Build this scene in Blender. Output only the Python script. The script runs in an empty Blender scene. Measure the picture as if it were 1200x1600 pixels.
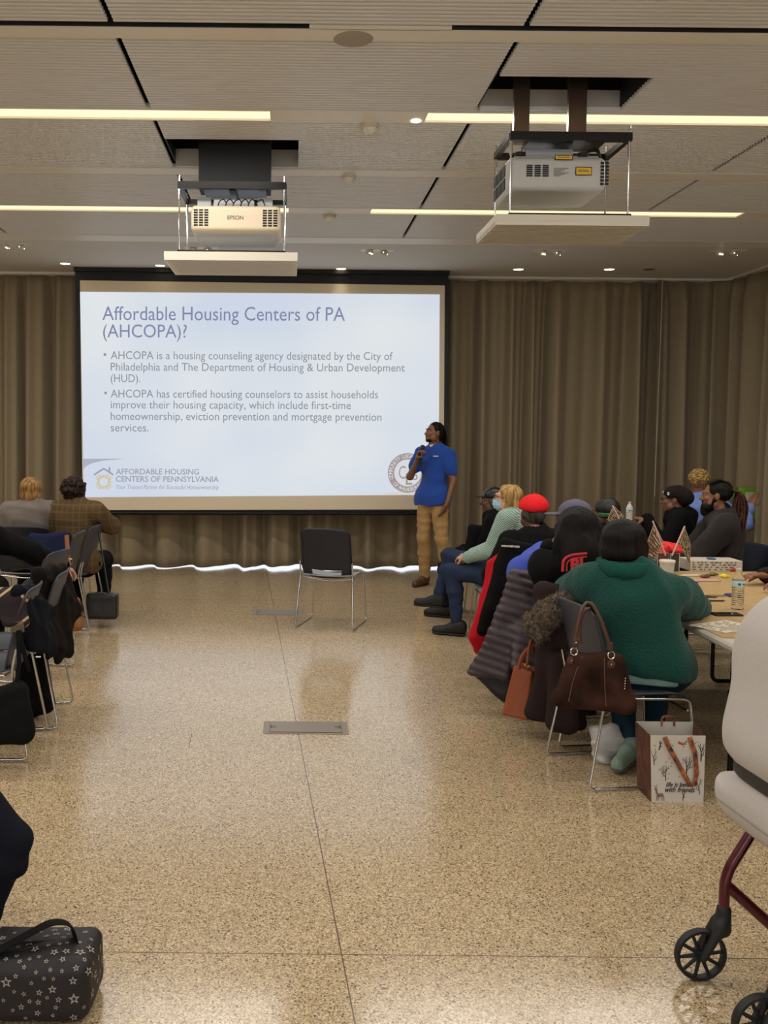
import bpy, math, random
import numpy as np
from mathutils import Vector, Matrix
C = bpy.context.scene.collection
PI = math.pi
random.seed(7); RNG = np.random.default_rng(7)

# ------------------------------------------------------------------ camera, world, exposure
F, CX, CY = 1500.0, 455.0, 672.0            # focal length in pixels, image point of the +Y direction
PITCH, ROLL, CAM = math.radians(3.0), 0.010, Vector((0, 0, 1.70))
RC = Matrix.Rotation(PI/2 - PITCH, 3, 'X') @ Matrix.Rotation(ROLL, 3, 'Z')
_v = RC.transposed() @ Vector((0, 1, 0))
PPX, PPY = CX - F*_v.x/-_v.z, CY + F*_v.y/-_v.z
cd = bpy.data.cameras.new('camera'); cam = bpy.data.objects.new('camera', cd); C.objects.link(cam)
cam.matrix_world = Matrix.Translation(CAM) @ RC.to_4x4()
cd.sensor_fit = 'VERTICAL'; cd.sensor_height = 24; cd.lens = F/1600*24
cd.shift_x = (600-PPX)/1600; cd.shift_y = (PPY-800)/1600
cd.clip_start = .05; cd.clip_end = 200
bpy.context.scene.camera = cam
vs = bpy.context.scene.view_settings
vs.view_transform = 'Standard'; vs.look = 'None'; vs.gamma = 1; vs.use_curve_mapping = False
vs.exposure = -0.12
W = bpy.data.worlds.new('world'); bpy.context.scene.world = W; W.use_nodes = True
W.node_tree.nodes['Background'].inputs[0].default_value = (.86, .93, 1, 1)
W.node_tree.nodes['Background'].inputs[1].default_value = 2.6
bpy.context.scene.cycles.max_bounces = 8
bpy.context.scene.cycles.use_denoising = True
bpy.context.scene.cycles.sample_clamp_indirect = 6

def ray(px, py):
    return RC @ Vector(((px-PPX)/F, -(py-PPY)/F, -1))
def at(px, py, Y):                           # the point at depth Y seen at a pixel
    d = ray(px, py); return CAM + d*(Y/d.y)
def gz(px, py, z=0.0):                       # the point at height z seen at a pixel
    d = ray(px, py); return CAM + d*((z-CAM.z)/d.z)

# ------------------------------------------------------------------ materials
def lin(c):
    return tuple((v/255/12.92 if v/255 <= .04045 else ((v/255+.055)/1.055)**2.4) for v in c)+(1,)
MC = {}
def mat(name, col, rough=.6, metal=0, bump=0, scale=60, var=0, coat=0, sheen=0, emit=None, estr=0, trans=0, stretch=None, kind='noise', col2=None, alpha=1):
    if name in MC: return MC[name]
    m = bpy.data.materials.new(name); m.use_nodes = True; MC[name] = m
    nt = m.node_tree; b = nt.nodes['Principled BSDF']; L = nt.links
    base = lin(col); b.inputs['Base Color'].default_value = base
    b.inputs['Roughness'].default_value = rough; b.inputs['Metallic'].default_value = metal
    b.inputs['Coat Weight'].default_value = coat; b.inputs['Specular IOR Level'].default_value = .12 if rough >= .75 else .5; b.inputs['Sheen Weight'].default_value = sheen
    b.inputs['Transmission Weight'].default_value = trans; b.inputs['Alpha'].default_value = alpha
    if emit: b.inputs['Emission Color'].default_value = lin(emit); b.inputs['Emission Strength'].default_value = estr
    if bump or var:
        tc = nt.nodes.new('ShaderNodeTexCoord'); mp = nt.nodes.new('ShaderNodeMapping')
        if stretch: mp.inputs['Scale'].default_value = stretch
        L.new(tc.outputs['Object'], mp.inputs[0])
        if kind == 'noise':
            n = nt.nodes.new('ShaderNodeTexNoise'); n.inputs['Scale'].default_value = scale; n.inputs['Detail'].default_value = 4
            out = n.outputs['Fac']
        elif kind == 'voronoi':
            n = nt.nodes.new('ShaderNodeTexVoronoi'); n.inputs['Scale'].default_value = scale; out = n.outputs['Distance']
        else:
            n = nt.nodes.new('ShaderNodeTexWave'); n.inputs['Scale'].default_value = scale; n.inputs['Distortion'].default_value = 2
            n.bands_direction = kind; out = n.outputs['Fac']
        L.new(mp.outputs[0], n.inputs[0])
        if bump:
            bn = nt.nodes.new('ShaderNodeBump'); bn.inputs['Strength'].default_value = bump; bn.inputs['Distance'].default_value = .01
            L.new(out, bn.inputs['Height']); L.new(bn.outputs[0], b.inputs['Normal'])
        if var or col2:
            r = nt.nodes.new('ShaderNodeValToRGB')
            r.color_ramp.elements[0].position = .35; r.color_ramp.elements[1].position = .65
            r.color_ramp.elements[0].color = lin(col2) if col2 else tuple(v*(1-var) for v in base[:3])+(1,)
            r.color_ramp.elements[1].color = base if col2 else tuple(min(1, v*(1+var)) for v in base[:3])+(1,)
            L.new(out, r.inputs[0]); L.new(r.outputs[0], b.inputs['Base Color'])
    return m

def terrazzo():
    m = bpy.data.materials.new('terrazzo'); m.use_nodes = True; nt = m.node_tree; N = nt.nodes; L = nt.links
    b = N['Principled BSDF']; tc = N.new('ShaderNodeTexCoord')
    def vor(scale, stops, rnd=1):
        v = N.new('ShaderNodeTexVoronoi'); v.inputs['Scale'].default_value = scale; v.inputs['Randomness'].default_value = rnd
        L.new(tc.outputs['Object'], v.inputs[0]); sp = N.new('ShaderNodeSeparateColor'); L.new(v.outputs['Color'], sp.inputs[0])
        r = N.new('ShaderNodeValToRGB'); r.color_ramp.interpolation = 'CONSTANT'
        L.new(sp.outputs[0], r.inputs[0])
        e = r.color_ramp.elements; e[0].position = 0; e[0].color = lin(stops[0][1]); e[1].position = stops[1][0]; e[1].color = lin(stops[1][1])
        for p, c in stops[2:]:
            q = e.new(p); q.color = lin(c)
        return r.outputs[0], v.outputs['Distance'], sp.outputs[1]
    a, _, _ = vor(270, [(0, (108, 88, 66)), (.12, (156, 134, 102)), (.34, (188, 164, 128)), (.62, (202, 180, 144)), (.86, (222, 204, 172))])
    c, _, g = vor(165, [(0, (96, 76, 56)), (.16, (166, 140, 106)), (.5, (214, 194, 158)), (.8, (184, 158, 120))])
    gt = N.new('ShaderNodeMath'); gt.operation = 'GREATER_THAN'; gt.inputs[1].default_value = .7; L.new(g, gt.inputs[0])
    mx = N.new('ShaderNodeMix'); mx.data_type = 'RGBA'; L.new(gt.outputs[0], mx.inputs[0]); L.new(a, mx.inputs[6]); L.new(c, mx.inputs[7])
    ns = N.new('ShaderNodeTexNoise'); ns.inputs['Scale'].default_value = .8; ns.inputs['Detail'].default_value = 5; L.new(tc.outputs['Object'], ns.inputs[0])
    mr = N.new('ShaderNodeMapRange'); mr.inputs[3].default_value = .84; mr.inputs[4].default_value = 1.1; L.new(ns.outputs[0], mr.inputs[0])
    m2 = N.new('ShaderNodeMix'); m2.data_type = 'RGBA'; m2.blend_type = 'MULTIPLY'; m2.inputs[0].default_value = 1
    L.new(mx.outputs[2], m2.inputs[6]); L.new(mr.outputs[0], m2.inputs[7])
    # thin control joints
    sep = N.new('ShaderNodeSeparateXYZ'); L.new(tc.outputs['Object'], sep.inputs[0])
    def line(cx, cy, off, w):
        q = N.new('ShaderNodeMath'); q.operation = 'MULTIPLY'; q.inputs[1].default_value = cx; L.new(sep.outputs[0], q.inputs[0])
        p = N.new('ShaderNodeMath'); p.operation = 'MULTIPLY_ADD'; p.inputs[1].default_value = cy; L.new(sep.outputs[1], p.inputs[0]); L.new(q.outputs[0], p.inputs[2])
        s = N.new('ShaderNodeMath'); s.operation = 'SUBTRACT'; s.inputs[1].default_value = off; L.new(p.outputs[0], s.inputs[0])
        t = N.new('ShaderNodeMath'); t.operation = 'ABSOLUTE'; L.new(s.outputs[0], t.inputs[0])
        u = N.new('ShaderNodeMath'); u.operation = 'LESS_THAN'; u.inputs[1].default_value = w; L.new(t.outputs[0], u.inputs[0]); return u.outputs[0]
    A, B = gz(468, 1155), gz(555, 1600)
    k = (B.x-A.x)/(B.y-A.y)
    l1 = line(1, -k, A.x-k*A.y, .0022); P_ = gz(500, 1491); l2 = line(-.0, 1, P_.y, .0022)
    P2 = gz(440, 938); l3 = line(0, 1, P2.y, .003)
    s = N.new('ShaderNodeMath'); s.operation = 'MAXIMUM'; L.new(l1, s.inputs[0]); L.new(l2, s.inputs[1])
    s2 = N.new('ShaderNodeMath'); s2.operation = 'MAXIMUM'; L.new(s.outputs[0], s2.inputs[0]); L.new(l3, s2.inputs[1])
    m3 = N.new('ShaderNodeMix'); m3.data_type = 'RGBA'; L.new(s2.outputs[0], m3.inputs[0]); L.new(m2.outputs[2], m3.inputs[6]); m3.inputs[7].default_value = lin((96, 76, 54))
    L.new(m3.outputs[2], b.inputs['Base Color'])
    b.inputs['Roughness'].default_value = .17; b.inputs['IOR'].default_value = 1.52
    n2 = N.new('ShaderNodeTexNoise'); n2.inputs['Scale'].default_value = 3; L.new(tc.outputs['Object'], n2.inputs[0])
    r2 = N.new('ShaderNodeMapRange'); r2.inputs[3].default_value = .10; r2.inputs[4].default_value = .22; L.new(n2.outputs[0], r2.inputs[0]); L.new(r2.outputs[0], b.inputs['Roughness'])
    b.inputs['Specular IOR Level'].default_value = .75
    return m

# ------------------------------------------------------------------ objects
def tag(o, label=None, cat=None, group=None, kind=None):
    if label: o['label'] = label
    if cat: o['category'] = cat
    if group: o['group'] = group
    if kind: o['kind'] = kind
    return o
def thing(name, label, cat, loc=(0, 0, 0), rz=0, group=None):
    o = bpy.data.objects.new(name, None); C.objects.link(o); o.location = loc; o.rotation_euler = (0, 0, rz)
    o.empty_display_size = .1
    return tag(o, label, cat, group)
def link(name, me, parent=None, loc=(0, 0, 0), label=None):
    o = bpy.data.objects.new(name, me); C.objects.link(o); o.parent = parent; o.location = loc
    if label: o['label'] = label
    return o
def meshobj(name, V, Fs, ms, parent=None, loc=(0, 0, 0), smooth=True, mi=None, label=None, world=False):
    V = np.asarray(V, dtype=float).reshape(-1, 3)
    if world:                                # coordinates given in world space
        if parent is not None:
            M = Matrix.Translation(parent.location) @ Matrix.Rotation(parent.rotation_euler.z, 4, 'Z')
            if parent.parent is not None: M = Matrix.Translation(parent.parent.location) @ Matrix.Rotation(parent.parent.rotation_euler.z, 4, 'Z') @ M
            Mi = np.array(M.inverted()); V = V @ Mi[:3, :3].T + Mi[:3, 3]
        elif loc == (0, 0, 0):
            loc = (float((V[:, 0].min()+V[:, 0].max())/2), float((V[:, 1].min()+V[:, 1].max())/2), float(V[:, 2].min()))
            V = V - np.array(loc)
    me = bpy.data.meshes.new(name)
    if isinstance(Fs, np.ndarray):
        n = len(Fs); w = Fs.shape[1]
        me.vertices.add(len(V)); me.vertices.foreach_set('co', V.ravel())
        me.loops.add(n*w); me.loops.foreach_set('vertex_index', Fs.ravel().astype(np.int32))
        me.polygons.add(n); me.polygons.foreach_set('loop_start', np.arange(0, n*w, w, dtype=np.int32))
        me.update(calc_edges=True)
    else:
        me.from_pydata([tuple(v) for v in V], [], Fs); me.update()
    if not isinstance(ms, (list, tuple)): ms = [ms]
    for m in ms: me.materials.append(m)
    if mi is not None: me.polygons.foreach_set('material_index', np.asarray(mi, dtype=np.int32))
    me.polygons.foreach_set('use_smooth', np.full(len(me.polygons), smooth))
    return link(name, me, parent, loc, label)

class MB:                                    # collects boxes, tubes, prisms, lathes in one mesh
    def __init__(s): s.V = []; s.F = []; s.M = []
    def raw(s, V, Fs, m=0):
        n = len(s.V); s.V += [tuple(v) for v in V]; s.F += [tuple(i+n for i in f) for f in Fs]; s.M += [m]*len(Fs); return s
    def box(s, c, h, R=None, m=0, bev=0):
        c = Vector(c)
        if bev:
            V = []; hx, hy, hz = h; b = min(bev, hx*.99, hy*.99, hz*.99)
            for z, ins in ((-hz, b), (-hz+b, 0), (hz-b, 0), (hz, b)):
                for sx, sy in ((-1, -1), (1, -1), (1, 1), (-1, 1)):
                    for q in ((0, 1), (1, 0)) if sx*sy > 0 else ((1, 0), (0, 1)):
                        V.append(Vector((sx*(hx-ins-q[0]*b*(1 if not ins else .4)), sy*(hy-ins-q[1]*b*(1 if not ins else .4)), z)))
            Fs = [tuple(range(7, -1, -1)), tuple(range(24, 32))]
            for r in range(3):
                for i in range(8):
                    j = (i+1) % 8; Fs.append((r*8+i, r*8+j, r*8+8+j, r*8+8+i))
        else:
            V = [Vector((x*h[0], y*h[1], z*h[2])) for z in (-1, 1) for y in (-1, 1) for x in (-1, 1)]
            Fs = [(0, 2, 3, 1), (4, 5, 7, 6), (0, 1, 5, 4), (2, 6, 7, 3), (0, 4, 6, 2), (1, 3, 7, 5)]
        if R is not None: V = [R @ v for v in V]
        return s.raw([v+c for v in V], Fs, m)
    def span(s, a, b, m=0, bev=0):
        a = Vector(a); b = Vector(b); return s.box((a+b)/2, [abs(v)/2 for v in (b-a)], m=m, bev=bev)
    def tube(s, pts, r, n=10, m=0, closed=False, flat=None, fillet=0):
        pts = [Vector(p) for p in pts]
        if fillet: pts = filleted(pts, fillet, closed)
        rs = r if isinstance(r, (list, tuple)) else [r]*len(pts)
        k = len(pts); V = []; Fs = []; up = None
        for i, p in enumerate(pts):
            a = pts[(i-1) % k] if (closed or i > 0) else p; b = pts[(i+1) % k] if (closed or i < k-1) else p
            t = (b-a).normalized() if (b-a).length > 1e-9 else Vector((0, 0, 1))
            if up is None: up = t.orthogonal().normalized() if flat is None else Vector(flat[2:5])
            up = (up - t*up.dot(t)).normalized(); sd = t.cross(up)
            fu, fs = (1, 1) if flat is None else (flat[0], flat[1])
            for j in range(n):
                a_ = 2*PI*j/n; V.append(p + up*math.cos(a_)*rs[i]*fu + sd*math.sin(a_)*rs[i]*fs)
        for i in range(k if closed else k-1):
            for j in range(n):
                i2 = (i+1) % k; Fs.append((i*n+j, i*n+(j+1) % n, i2*n+(j+1) % n, i2*n+j))
        if not closed: Fs += [tuple(range(n-1, -1, -1)), tuple((k-1)*n+j for j in range(n))]
        return s.raw(V, Fs, m)
    def lathe(s, prof, c=(0, 0, 0), n=24, R=None, m=0, cap=True):
        V = []; Fs = []; k = len(prof)
        for r, z in prof:
            for j in range(n): V.append(Vector((r*math.cos(2*PI*j/n), r*math.sin(2*PI*j/n), z)))
        for i in range(k-1):
            for j in range(n): Fs.append((i*n+j, i*n+(j+1) % n, (i+1)*n+(j+1) % n, (i+1)*n+j))
        if cap: Fs += [tuple(range(n-1, -1, -1)), tuple((k-1)*n+j for j in range(n))]
        if R is not None: V = [R @ v for v in V]
        return s.raw([v+Vector(c) for v in V], Fs, m)
    def prism(s, poly, ax, d, c=(0, 0, 0), m=0):   # 2-D polygon in the plane of two axes, extruded by vector d
        ux, uy = Vector(ax[0]), Vector(ax[1]); d = Vector(d); c = Vector(c); n = len(poly)
        V = [c+ux*p[0]+uy*p[1] for p in poly]; V += [v+d for v in V]
        Fs = [tuple(range(n-1, -1, -1)), tuple(range(n, 2*n))] + [(i, (i+1) % n, n+(i+1) % n, n+i) for i in range(n)]
        return s.raw(V, Fs, m)
    def build(s, name, ms, parent=None, loc=(0, 0, 0), smooth=False, label=None, world=False):
        o = meshobj(name, s.V, s.F, ms, parent, loc, smooth, s.M, label, world)
        if smooth:
            me = o.data; me.set_sharp_from_angle(angle=math.radians(40)) if hasattr(me, 'set_sharp_from_angle') else None
        return o

def filleted(pts, r, closed=False, n=5):
    out = []; k = len(pts)
    for i, p in enumerate(pts):
        if not closed and i in (0, k-1): out.append(p); continue
        a = pts[(i-1) % k]-p; b = pts[(i+1) % k]-p; q = min(r, a.length*.48, b.length*.48)
        A = p+a.normalized()*q; B = p+b.normalized()*q
        for j in range(n+1):
            t = j/n; out.append(A*(1-t)**2 + p*2*t*(1-t) + B*t*t)
    return out

def text(s, size, name, m, parent, M, extrude=.0006, align='LEFT', sx=1, bold=0, shear=0, world=True, spacing=1):
    cu = bpy.data.curves.new('t', 'FONT'); cu.body = s; cu.size = size; cu.extrude = extrude; cu.align_x = align
    cu.offset = bold; cu.shear = shear; cu.space_character = spacing; cu.resolution_u = 3
    o = bpy.data.objects.new('t', cu); C.objects.link(o)
    dg = bpy.context.evaluated_depsgraph_get(); me = bpy.data.meshes.new_from_object(o.evaluated_get(dg))
    bpy.data.objects.remove(o); bpy.data.curves.remove(cu)
    V = np.array([v.co[:] for v in me.vertices]); V[:, 0] *= sx
    Mn = np.array(M); V = V @ Mn[:3, :3].T + Mn[:3, 3]
    Fs = [tuple(p.vertices) for p in me.polygons]; bpy.data.meshes.remove(me)
    if name is None: return V, Fs
    return meshobj(name, V, Fs, m, parent, smooth=False, world=world)
def frameM(o, x, z):                          # text plane: x right, z up
    x = Vector(x).normalized(); z = Vector(z).normalized(); y = x.cross(z)
    M = Matrix((x, z, y)).transposed().to_4x4(); M.translation = Vector(o)
    # columns: local x -> x, local y -> z(up), local z -> out of the surface (towards -y)
    M = Matrix(((x.x, z.x, (x.cross(z)).x, o[0]), (x.y, z.y, (x.cross(z)).y, o[1]), (x.z, z.z, (x.cross(z)).z, o[2]), (0, 0, 0, 1)))
    return M

# ------------------------------------------------------------------ signed-distance modelling
def nrm(v): v = np.asarray(v, float); return v/np.linalg.norm(v)
class SDF:
    def __init__(s, res=.01, k=.02): s.res = res; s.k = k; s.p = []; s.disp = None
    def add(s, f, lo, hi, m, op, k):
        s.p.append((f, np.array(lo, float), np.array(hi, float), m, op, s.k if k is None else k)); return s
    def cap(s, a, b, ra, rb=None, m=0, op='u', k=None, fl=None):
        a = np.array(a, float); b = np.array(b, float); rb = ra if rb is None else rb; R = max(ra, rb)
        nf = None
        if fl: nf = (nrm(fl[:3]), fl[3])
        a2, b2 = a.copy(), b.copy()
        if nf: b2 = a + (b-a) + ((b-a) @ nf[0])*(1/nf[1]-1)*nf[0]
        ba = b2-a2; L2 = max(ba @ ba, 1e-9)
        def f(P):
            Q = P-a
            if nf: Q = Q + ((Q @ nf[0])*(1/nf[1]-1))[:, None]*nf[0]
            t = np.clip(Q @ ba/L2, 0, 1); d = np.sqrt(((Q-t[:, None]*ba)**2).sum(1))-(ra+(rb-ra)*t)
            return d*min(1, nf[1]) if nf else d
        e = R*max(1, fl[3] if fl else 1)
        return s.add(f, np.minimum(a, b)-e, np.maximum(a, b)+e, m, op, k)
    def ell(s, c, r, R=None, m=0, op='u', k=None):
        c = np.array(c, float); r = np.array(r, float)*np.ones(3); Rm = np.array(R) if R is not None else np.eye(3)
        def f(P):
            Q = (P-c) @ Rm; q = np.sqrt(((Q/r)**2).sum(1))+1e-9; g = np.sqrt(((Q/r**2)**2).sum(1))+1e-9
            return q*(q-1)/g
        e = r.max() if R is not None else r
        return s.add(f, c-e, c+e, m, op, k)
    def box(s, c, h, R=None, rnd=.01, m=0, op='u', k=None):
        c = np.array(c, float); h = np.array(h, float)-rnd; Rm = np.array(R) if R is not None else np.eye(3)
        def f(P):
            q = np.abs((P-c) @ Rm)-h
            return np.sqrt((np.maximum(q, 0)**2).sum(1))+np.minimum(q.max(1), 0)-rnd
        e = np.abs(Rm) @ (h+rnd)
        return s.add(f, c-e, c+e, m, op, k)
    def tri(s, a, b, c, th, m=0, op='u', k=None):
        a, b, c = [np.array(v, float) for v in (a, b, c)]
        ba, cb, ac = b-a, c-b, a-c; n = np.cross(ba, ac)
        def f(P):
            pa, pb, pc = P-a, P-b, P-c
            s3 = np.sign(pa @ np.cross(ba, n))+np.sign(pb @ np.cross(cb, n))+np.sign(pc @ np.cross(ac, n))
            def e(v, p): t = np.clip(p @ v/(v @ v), 0, 1); return ((v*t[:, None]-p)**2).sum(1)
            d2 = np.where(s3 < 2, np.minimum(np.minimum(e(ba, pa), e(cb, pb)), e(ac, pc)), (pa @ n)**2/(n @ n))
            return np.sqrt(d2)-th
        return s.add(f, np.minimum(np.minimum(a, b), c)-th, np.maximum(np.maximum(a, b), c)+th, m, op, k)
    def quad(s, a, b, c, d, th, **kw): s.tri(a, b, c, th, **kw); return s.tri(a, c, d, th, **kw)
    def plane(s, c, n, lo=None, hi=None, k=.004):     # keep the side behind n; only inside lo..hi
        c = np.array(c, float); n = nrm(n)
        return s.add(lambda P: (P-c) @ n, [-99]*3 if lo is None else lo, [99]*3 if hi is None else hi, 0, 'i', k)
    def mesh(s, name, ms, parent=None, world=False, label=None, loc=(0, 0, 0)):
        us = [p for p in s.p if p[4] == 'u']; r = s.res
        lo = np.min([p[1] for p in us], 0)-3*r-.01; hi = np.max([p[2] for p in us], 0)+3*r+.01
        n = np.ceil((hi-lo)/r).astype(int)+1
        D = np.full(n, .5, np.float32); A = np.zeros(n, np.int8)
        ax = [lo[i]+r*np.arange(n[i]) for i in range(3)]
        for f, pl, ph, m, op, k in s.p:
            mg = k+2*r if op == 'u' else (k+r if op == 's' else 0)
            i0 = np.maximum(np.floor((pl-mg-lo)/r).astype(int), 0); i1 = np.minimum(np.ceil((ph+mg-lo)/r).astype(int)+1, n)
            if (i1 <= i0).any(): continue
            sl = tuple(slice(i0[i], i1[i]) for i in range(3))
            G = np.stack(np.meshgrid(*[ax[i][sl[i]] for i in range(3)], indexing='ij'), -1).reshape(-1, 3)
            d = f(G).reshape([i1[i]-i0[i] for i in range(3)]).astype(np.float32); o = D[sl]
            if op == 'u':
                h = np.maximum(k-np.abs(o-d), 0)/max(k, 1e-6); A[sl] = np.where(d < o, m, A[sl]); D[sl] = np.minimum(o, d)-h*h*k*.25
            else:
                e = -d if op == 's' else d
                h = np.maximum(k-np.abs(o-e), 0)/max(k, 1e-6); D[sl] = np.maximum(o, e)+h*h*k*.25
                if op == 's' and m: A[sl] = np.where(e > o-.002, m, A[sl])
        if s.disp is not None:
            msk = np.abs(D) < .04
            ix = np.argwhere(msk); P = lo+r*ix; D[msk] += s.disp(P).astype(np.float32)
        V, Q, cell = nets(D); V = lo+r*V
        mi = None
        if isinstance(ms, (list, tuple)) and len(ms) > 1:
            am = A[cell[:, 0], cell[:, 1], cell[:, 2]]; mi = am[Q].max(1) if False else am[Q[:, 0]]
        return meshobj(name, V, Q, ms, parent, loc, True, mi, label, world)
def nets(D):
    n = np.array(D.shape); I = D < 0
    c = [I[x:n[0]-1+x, y:n[1]-1+y, z:n[2]-1+z] for x in (0, 1) for y in (0, 1) for z in (0, 1)]
    anyc = c[0].copy(); allc = c[0].copy()
    for q in c[1:]: anyc |= q; allc &= q
    cell = np.argwhere(anyc & ~allc); idx = -np.ones(n-1, np.int64); idx[cell[:, 0], cell[:, 1], cell[:, 2]] = np.arange(len(cell))
    off = np.array([(x, y, z) for x in (0, 1) for y in (0, 1) for z in (0, 1)])
    vals = np.stack([D[cell[:, 0]+o[0], cell[:, 1]+o[1], cell[:, 2]+o[2]] for o in off], 1)
    acc = np.zeros((len(cell), 3)); cnt = np.zeros(len(cell))
    for i in range(8):
        for j in range(i+1, 8):
            if np.abs(off[i]-off[j]).sum() != 1: continue
            a, b = vals[:, i], vals[:, j]; mk = (a < 0) != (b < 0)
            t = np.where(mk, a/np.where(mk, a-b, 1), 0)
            acc += np.where(mk[:, None], off[i]+(off[j]-off[i])*t[:, None], 0); cnt += mk
    V = cell+acc/cnt[:, None]; Qs = []
    for a in range(3):
        b, e = (a+1) % 3, (a+2) % 3
        s0 = [slice(None)]*3; s1 = [slice(None)]*3; s0[a] = slice(0, -1); s1[a] = slice(1, None)
        x0, x1 = I[tuple(s0)], I[tuple(s1)]; ed = np.argwhere(x0 != x1)
        ed = ed[(ed[:, b] > 0) & (ed[:, e] > 0) & (ed[:, b] < n[b]-1) & (ed[:, e] < n[e]-1)]
        fl = x0[ed[:, 0], ed[:, 1], ed[:, 2]]
        q = []
        for ob, oe in ((0, 0), (-1, 0), (-1, -1), (0, -1)):
            t = ed.copy(); t[:, b] += ob; t[:, e] += oe; q.append(idx[t[:, 0], t[:, 1], t[:, 2]])
        q = np.stack(q, 1); q[~fl] = q[~fl][:, ::-1]; Qs.append(q)
    return V, np.concatenate(Qs), cell
def folds(amp, sc, seed=0, stretch=(1, 1, 1)):       # soft cloth creases
    g = np.random.default_rng(seed); ws = [(nrm(g.normal(size=3))*sc*(1+.6*i), nrm(g.normal(size=3))*sc*.7, g.uniform(0, 6, 2)) for i in range(4)]
    st = np.array(stretch)
    def f(P):
        P = P*st; o = 0
        for i, (w, u, ph) in enumerate(ws): x = P @ w + 1.4*np.sin(P @ u+ph[0])+ph[1]; o = o + (np.sin(x)+.25*np.sin(2*x+1))/(1+.35*i)
        return amp*.62*o
    return f
def rotm(yaw=0, pitch=0, roll=0):
    return Matrix.Rotation(yaw, 3, 'Z') @ Matrix.Rotation(pitch, 3, 'X') @ Matrix.Rotation(roll, 3, 'Y')
# ------------------------------------------------------------------ the room
white = mat('white_paint', (205, 198, 184), .7)
slatw = mat('ceiling_slat', (226, 225, 222), .42)
trimw = mat('ceiling_trim', (232, 228, 218), .45)
black = mat('matte_black', (9, 9, 9), .6)
dark = mat('black_steel', (26, 23, 20), .35, .6)
chrome = mat('chrome', (205, 205, 205), .16, 1)
ZC = 3.57                                    # ceiling
def struct(name, mb, m, smooth=False): return tag(mb.build(name, m, smooth=smooth, world=True), kind='structure')
XL, XR, YB, YF = -6.5, 5.62, -5.0, 12.25
o = struct('floor', MB().span((XL, YB, -.1), (XR, 16, 0)), terrazzo())
me = o.data
for v in me.vertices: v.co += o.location
o.location = (0, 0, 0)
struct('wall_left', MB().span((XL-.1, YB, 0), (XL, YF+.1, 4.6)), mat('wall_paint', (150, 140, 120), .8))
struct('wall_right', MB().span((XR, YB, 0), (XR+.1, YF+.1, 4.6)), MC['wall_paint'])
b = MB(); b.span((XL, YB-.1, 0), (XR, YB, .9)).span((XL, YB-.1, 2.9), (XR, YB, 4.6)).span((XL, YB-.1, .9), (XL+1, YB, 2.9)).span((XR-1, YB-.1, .9), (XR, YB, 2.9))
struct('wall_rear', b, MC['wall_paint'])
b = MB(); b.span((XL, YF, 3.3), (XR, YF+.1, 4.6)).span((XL, YF, 0), (XL+.4, YF+.1, 3.3)).span((XR-.4, YF, 0), (XR, YF+.1, 3.3))
for x in (-4.0, -2.1, -.2, 1.7, 3.6): b.span((x-.02, YF, .25), (x+.02, YF+.1, 3.3))
struct('wall_front', b, MC['wall_paint'])
gl = bpy.data.materials.new('window_glass'); gl.use_nodes = True; nt = gl.node_tree; nt.nodes.clear()
ou = nt.nodes.new('ShaderNodeOutputMaterial'); tr = nt.nodes.new('ShaderNodeBsdfTransparent'); gg = nt.nodes.new('ShaderNodeBsdfGlossy'); gg.inputs['Roughness'].default_value = .02
fr = nt.nodes.new('ShaderNodeFresnel'); mxs = nt.nodes.new('ShaderNodeMixShader')
nt.links.new(fr.outputs[0], mxs.inputs[0]); nt.links.new(tr.outputs[0], mxs.inputs[1]); nt.links.new(gg.outputs[0], mxs.inputs[2]); nt.links.new(mxs.outputs[0], ou.inputs[0])
struct('window_1', MB().span((XL+.4, YF+.04, 0), (XR-.4, YF+.05, 3.3)), gl)
struct('added_rear_window', MB().span((XL+1, YB-.06, .9), (XR-1, YB-.05, 2.9)), gl)  # unseen rear window, added to let in fill light
struct('trim_1', MB().span((XL, 9.41, ZC-.005), (XR, 9.7, ZC+.03)), trimw)
struct('ceiling', MB().span((XL, 9.7, ZC), (XR, YF, ZC+.05)), mat('ceiling_board', (214, 211, 204), .8))
struct('ceiling', MB().span((XL, YB, 4.55), (XR, YF, 4.6)), black)
# slatted ceiling panels between the light troughs
rows = [(.1, 2.05), (2.2, 3.3), (3.48, 4.54), (4.70, 5.72), (5.93, 6.985), (7.16, 8.18), (8.40, 9.41)]
rows = [(-5.0, -3.1), (-2.95, -.1)] + rows
joints = [-6.5, -4.68, -2.765, -.85, 1.065, 2.98, 4.895, 5.62]
HL, HR = (-.84, .03, 6.32, 6.95), (1.075, 1.89, 5.16, 5.70)     # lift hatches
PITCHS = .0385
for (y0, y1) in rows:
    for x0, x1 in zip(joints[:-1], joints[1:]):
        b = MB(); a0, a1 = x0+.014, x1-.014; n = int((y1-y0)/PITCHS); p = (y1-y0)/n
        hatch = [h for h in (HL, HR) if h[2] < y1 and h[3] > y0 and h[0] > x0-.1 and h[1] < x1+.1]
        for i in range(n):
            ya = y0+i*p; segs = [(a0, a1)]
            for h in hatch:
                if h[2] < ya+p*.5 < h[3]: segs = [(u, v) for u, v in ((a0, h[0]), (h[1], a1)) if v-u > .03]
            for u, v in segs:
                zz = ZC
                b.raw([(u, ya, zz+.022), (v, ya, zz+.022), (u, ya+.005, zz), (v, ya+.005, zz), (u, ya+p*.62, zz), (v, ya+p*.62, zz), (u, ya+p*.74, zz+.022), (v, ya+p*.74, zz+.022), (u, ya+p, zz+.022), (v, ya+p, zz+.022)],
                      [(0, 1, 3, 2), (2, 3, 5, 4), (4, 5, 7, 6), (6, 7, 9, 8)])
        struct('ceiling', b, slatw)
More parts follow.
